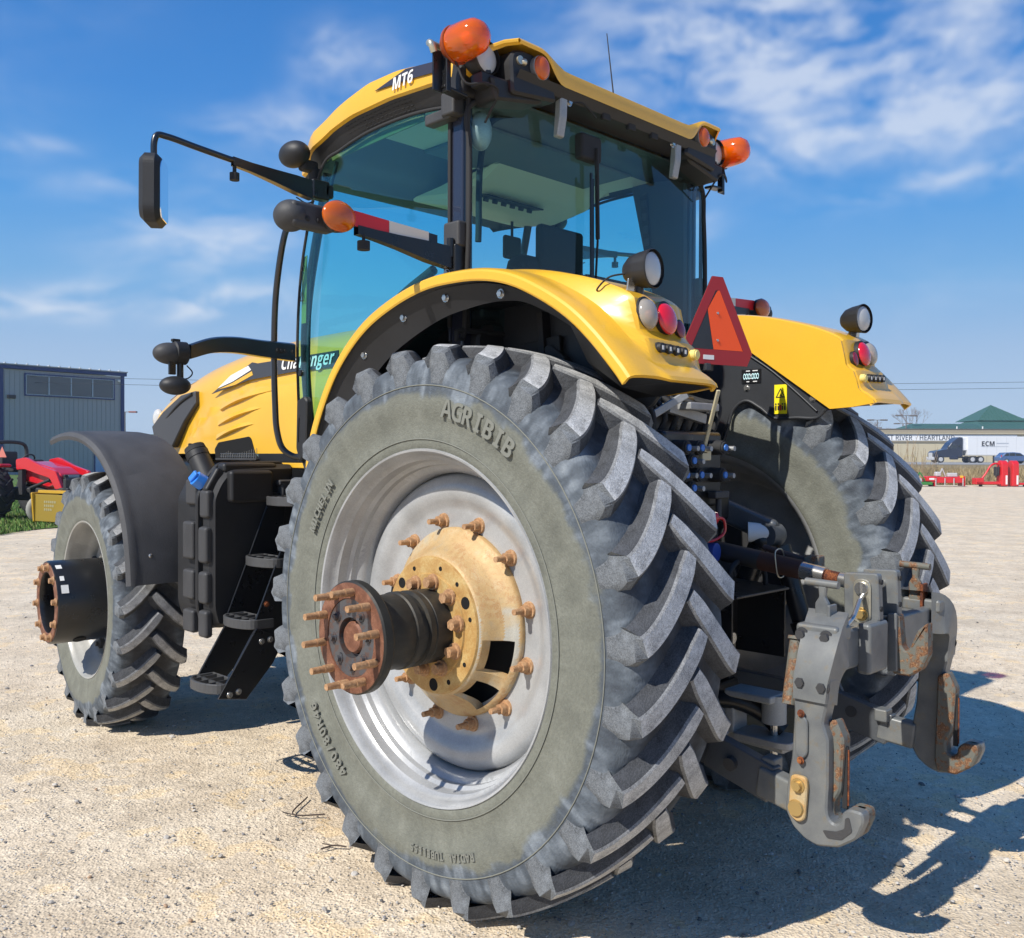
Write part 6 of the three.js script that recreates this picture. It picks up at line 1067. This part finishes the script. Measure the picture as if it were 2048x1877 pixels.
// ---------------- red compact tractor with loader, nose to the right
{
  const t = site('compact_tractor', -11.85, 0, 23.0, -.42), rd = PHY({ color: C(.60, .010, .018), roughness: .28, clearcoat: .7 });
  const tw = (x, z, R, w, n) => { const rub = matte(.028, .028, .030, .85);
    const g = new THREE.LatheGeometry([[R * .45, -w / 2], [R * .75, -w * .56], [R * .93, -w / 2], [R * .95, 0], [R * .93, w / 2], [R * .75, w * .56], [R * .45, w / 2]].map(p => new THREE.Vector2(...p)), 40); g.rotateX(Math.PI / 2); g.translate(x, R, z); mk('wheel', g, rub, t);
    for (let i = 0; i < n * 2; i++) { const a = i / (n * 2) * Math.PI * 2, sd = i % 2 ? 1 : -1, q = bx(.05, .05, w * .58, 0, R * .97, sd * w * .25, .008); q.rotateY(sd * .75); const qq = bx(.055, .055, w * .62, 0, 0, 0, .008); qq.rotateY(sd * -.7); qq.translate(0, R * .975, sd * w * .24); qq.rotateZ(a); qq.translate(x, R, z); mk('lug', qq, rub, t); }
    mk('wheel_disc', rod([x, R, z + Math.sign(z) * w * .12], [x, R, z + Math.sign(z) * w * .2], R * .5, R * .46, 28), matte(.02, .02, .022), t); };
  tw(-.35, .72, .66, .42, 16); tw(-.35, -.72, .66, .42, 16); tw(1.72, .56, .38, .26, 14); tw(1.72, -.56, .38, .26, 14);
  mk('hood', slabZ(shapeOf(rpoly([[.15, .95], [.15, 1.42], [.55, 1.40], [1.25, 1.26], [1.55, 1.10], [1.60, .80], [1.2, .75]], .08)), -.33, .33, .06), rd, t);
  mk('grille', bx(.06, .36, .50, 1.60, .92, 0, .02), dk, t); for (let i = 0; i < 3; i++) mk('grille_bar', bx(.02, .02, .48, 1.635, .82 + i * .1, 0, 0), matte(.12, .12, .12), t); mk('nameplate', bx(.01, .06, .30, 1.637, 1.06, 0, 0), matte(.4, .4, .4), t); for (const z of [-.12, .1]) mk('plate_sticker', bx(.01, .07, .12, 1.64, .70, z, 0), MT.white, t);
  mk('chassis', [bx(1.9, .32, .42, .6, .62, 0, .05), bx(.22, .30, .55, 1.62, .60, 0, .03)], dk, t); mk('fender', bx(.95, .09, .34, -.4, 1.30, .58, .05), rd, t); mk('fender', bx(.95, .09, .34, -.4, 1.30, -.58, .05), rd, t); mk('headlamp', new THREE.SphereGeometry(.1, 16, 10).scale(1.3, .7, .6).translate(.9, 1.18, .34), MT.lens, t);
  for (const z of [.46, -.46]) { mk('loader_arm', slabZ(shapeOf(rpoly([[.30, 1.45], [.62, 1.50], [1.15, 1.30], [1.62, 1.18], [1.86, .72], [1.82, .52], [1.66, .52], [1.62, .74], [1.42, 1.02], [1.05, 1.10], [.60, 1.22], [.32, 1.20]], .05)), z - .045, z + .045, .01), rd, t); mk('loader_cylinder', rod([.75, .78, z], [1.40, .98, z], .035, .035, 12), dk, t); mk('loader_post', bx(.14, .75, .12, .42, .98, z * .92, .02), dk, t); mk('loader_decal', bx(.02, .26, .04, 1.76, .74, z, 0), MT.white, t); }
  mk('quick_frame', [bx(.10, .26, 1.2, 2.02, .88, 0, .02), bx(.3, .08, 1.2, 1.98, .76, 0, .02)], dk, t); mk('roll_bar', tube([[-.55, 1.0, .46], [-.55, 1.75, .46], [-.55, 1.84, .36], [-.55, 1.84, -.36], [-.55, 1.75, -.46], [-.55, 1.0, -.46]], .045, 40, 8), dk, t); mk('roll_bar_brace', bar([-.55, 1.55, .46], [-.05, 1.50, .46], .05, .05), dk, t);
  mk('seat', [bx(.46, .12, .46, -.35, 1.20, 0, .04), bx(.12, .45, .44, -.58, 1.42, 0, .04)], dk, t); { const g = new THREE.TorusGeometry(.18, .02, 8, 24); g.rotateY(Math.PI / 2); g.rotateZ(-.6); g.translate(.08, 1.42, 0); mk('steering_wheel', g, dk, t); }
  mk('dash', bx(.25, .4, .5, .25, 1.25, 0, .05), dk, t); mk('emblem_bracket', bar([-.50, 1.52, .46], [-.10, 1.56, .50], .03, .03), dk, t); mk('emblem', slabZ(shapeOf([[-.28, 1.50], [.02, 1.50], [-.13, 1.76]]), .52, .525, 0), matte(.55, .18, .14), t);
  thing(t, 'red compact loader tractor with roll bar parked on the lawn', 'tractor');
}
// yellow box grader on a grey tyre beside it
{
  const t = site('box_grader', -9.98, 0, 21.3, -.55), yl = PHY({ color: C(.55, .32, .02), roughness: .4, clearcoat: .4 });
  mk('side_plate', slabX(shapeOf(rpoly([[-.55, .12], [.55, .06], [.60, .72], [-.5, .78]], .03)), -.52, -.47, .005), yl, t); mk('side_plate', slabX(shapeOf(rpoly([[-.55, .12], [.55, .06], [.60, .72], [-.5, .78]], .03)), .75, .80, .005), yl, t); mk('back_plate', bx(1.24, .55, .05, .14, .40, -.35, .01), yl, t); mk('front_plate', bx(1.24, .60, .05, .14, .38, .50, .01), matte(.30, .20, .02, .6), t); mk('top_rail', bx(1.24, .07, .10, .14, .74, .40, .01), yl, t);
  const g = new THREE.TorusGeometry(.24, .09, 12, 28); g.rotateY(Math.PI / 2 - .35); g.translate(-.66, .33, .25); mk('tyre', g, matte(.30, .29, .26), t); mk('wheel_disc', rod([-.69, .33, .25], [-.62, .33, .25], .17, .17, 20), dk, t); for (let r = 0; r < 3; r++) for (let i = 0; i < 6 - r; i++) mk('stencil', bx(.05, .05, .004, -.10 + i * .075, .52 - r * .085, .527, 0), matte(.34, .30, .16), t);
  thing(t, 'yellow box grader with a small grey tyre on the lawn', 'implement');
}
// twigs lying on the gravel
for (const [pts, lab] of [[[[-.83, .012, -1.118], [-.985, .010, -.985], [-.89, .012, -.888]], 'thin bent twig lying on gravel left of the rear wheel'], [[[-1.02, .012, -.545], [-1.05, .014, -.585], [-1.10, .010, -.60]], 'short dark twig tucked against the rear tyre']]) {
  const t = grp('twig', scene); mk('twig_stem', tube(pts, .0035, 14, 6), matte(.07, .05, .04), t); mk('twig_tip', tube([pts[1], [pts[1][0] - .02, .012, pts[1][2] - .05]], .0025, 4, 5), matte(.07, .05, .04), t); thing(t, lab, 'twig', 'twigs on the gravel');
}
renderer.render(scene, camera);
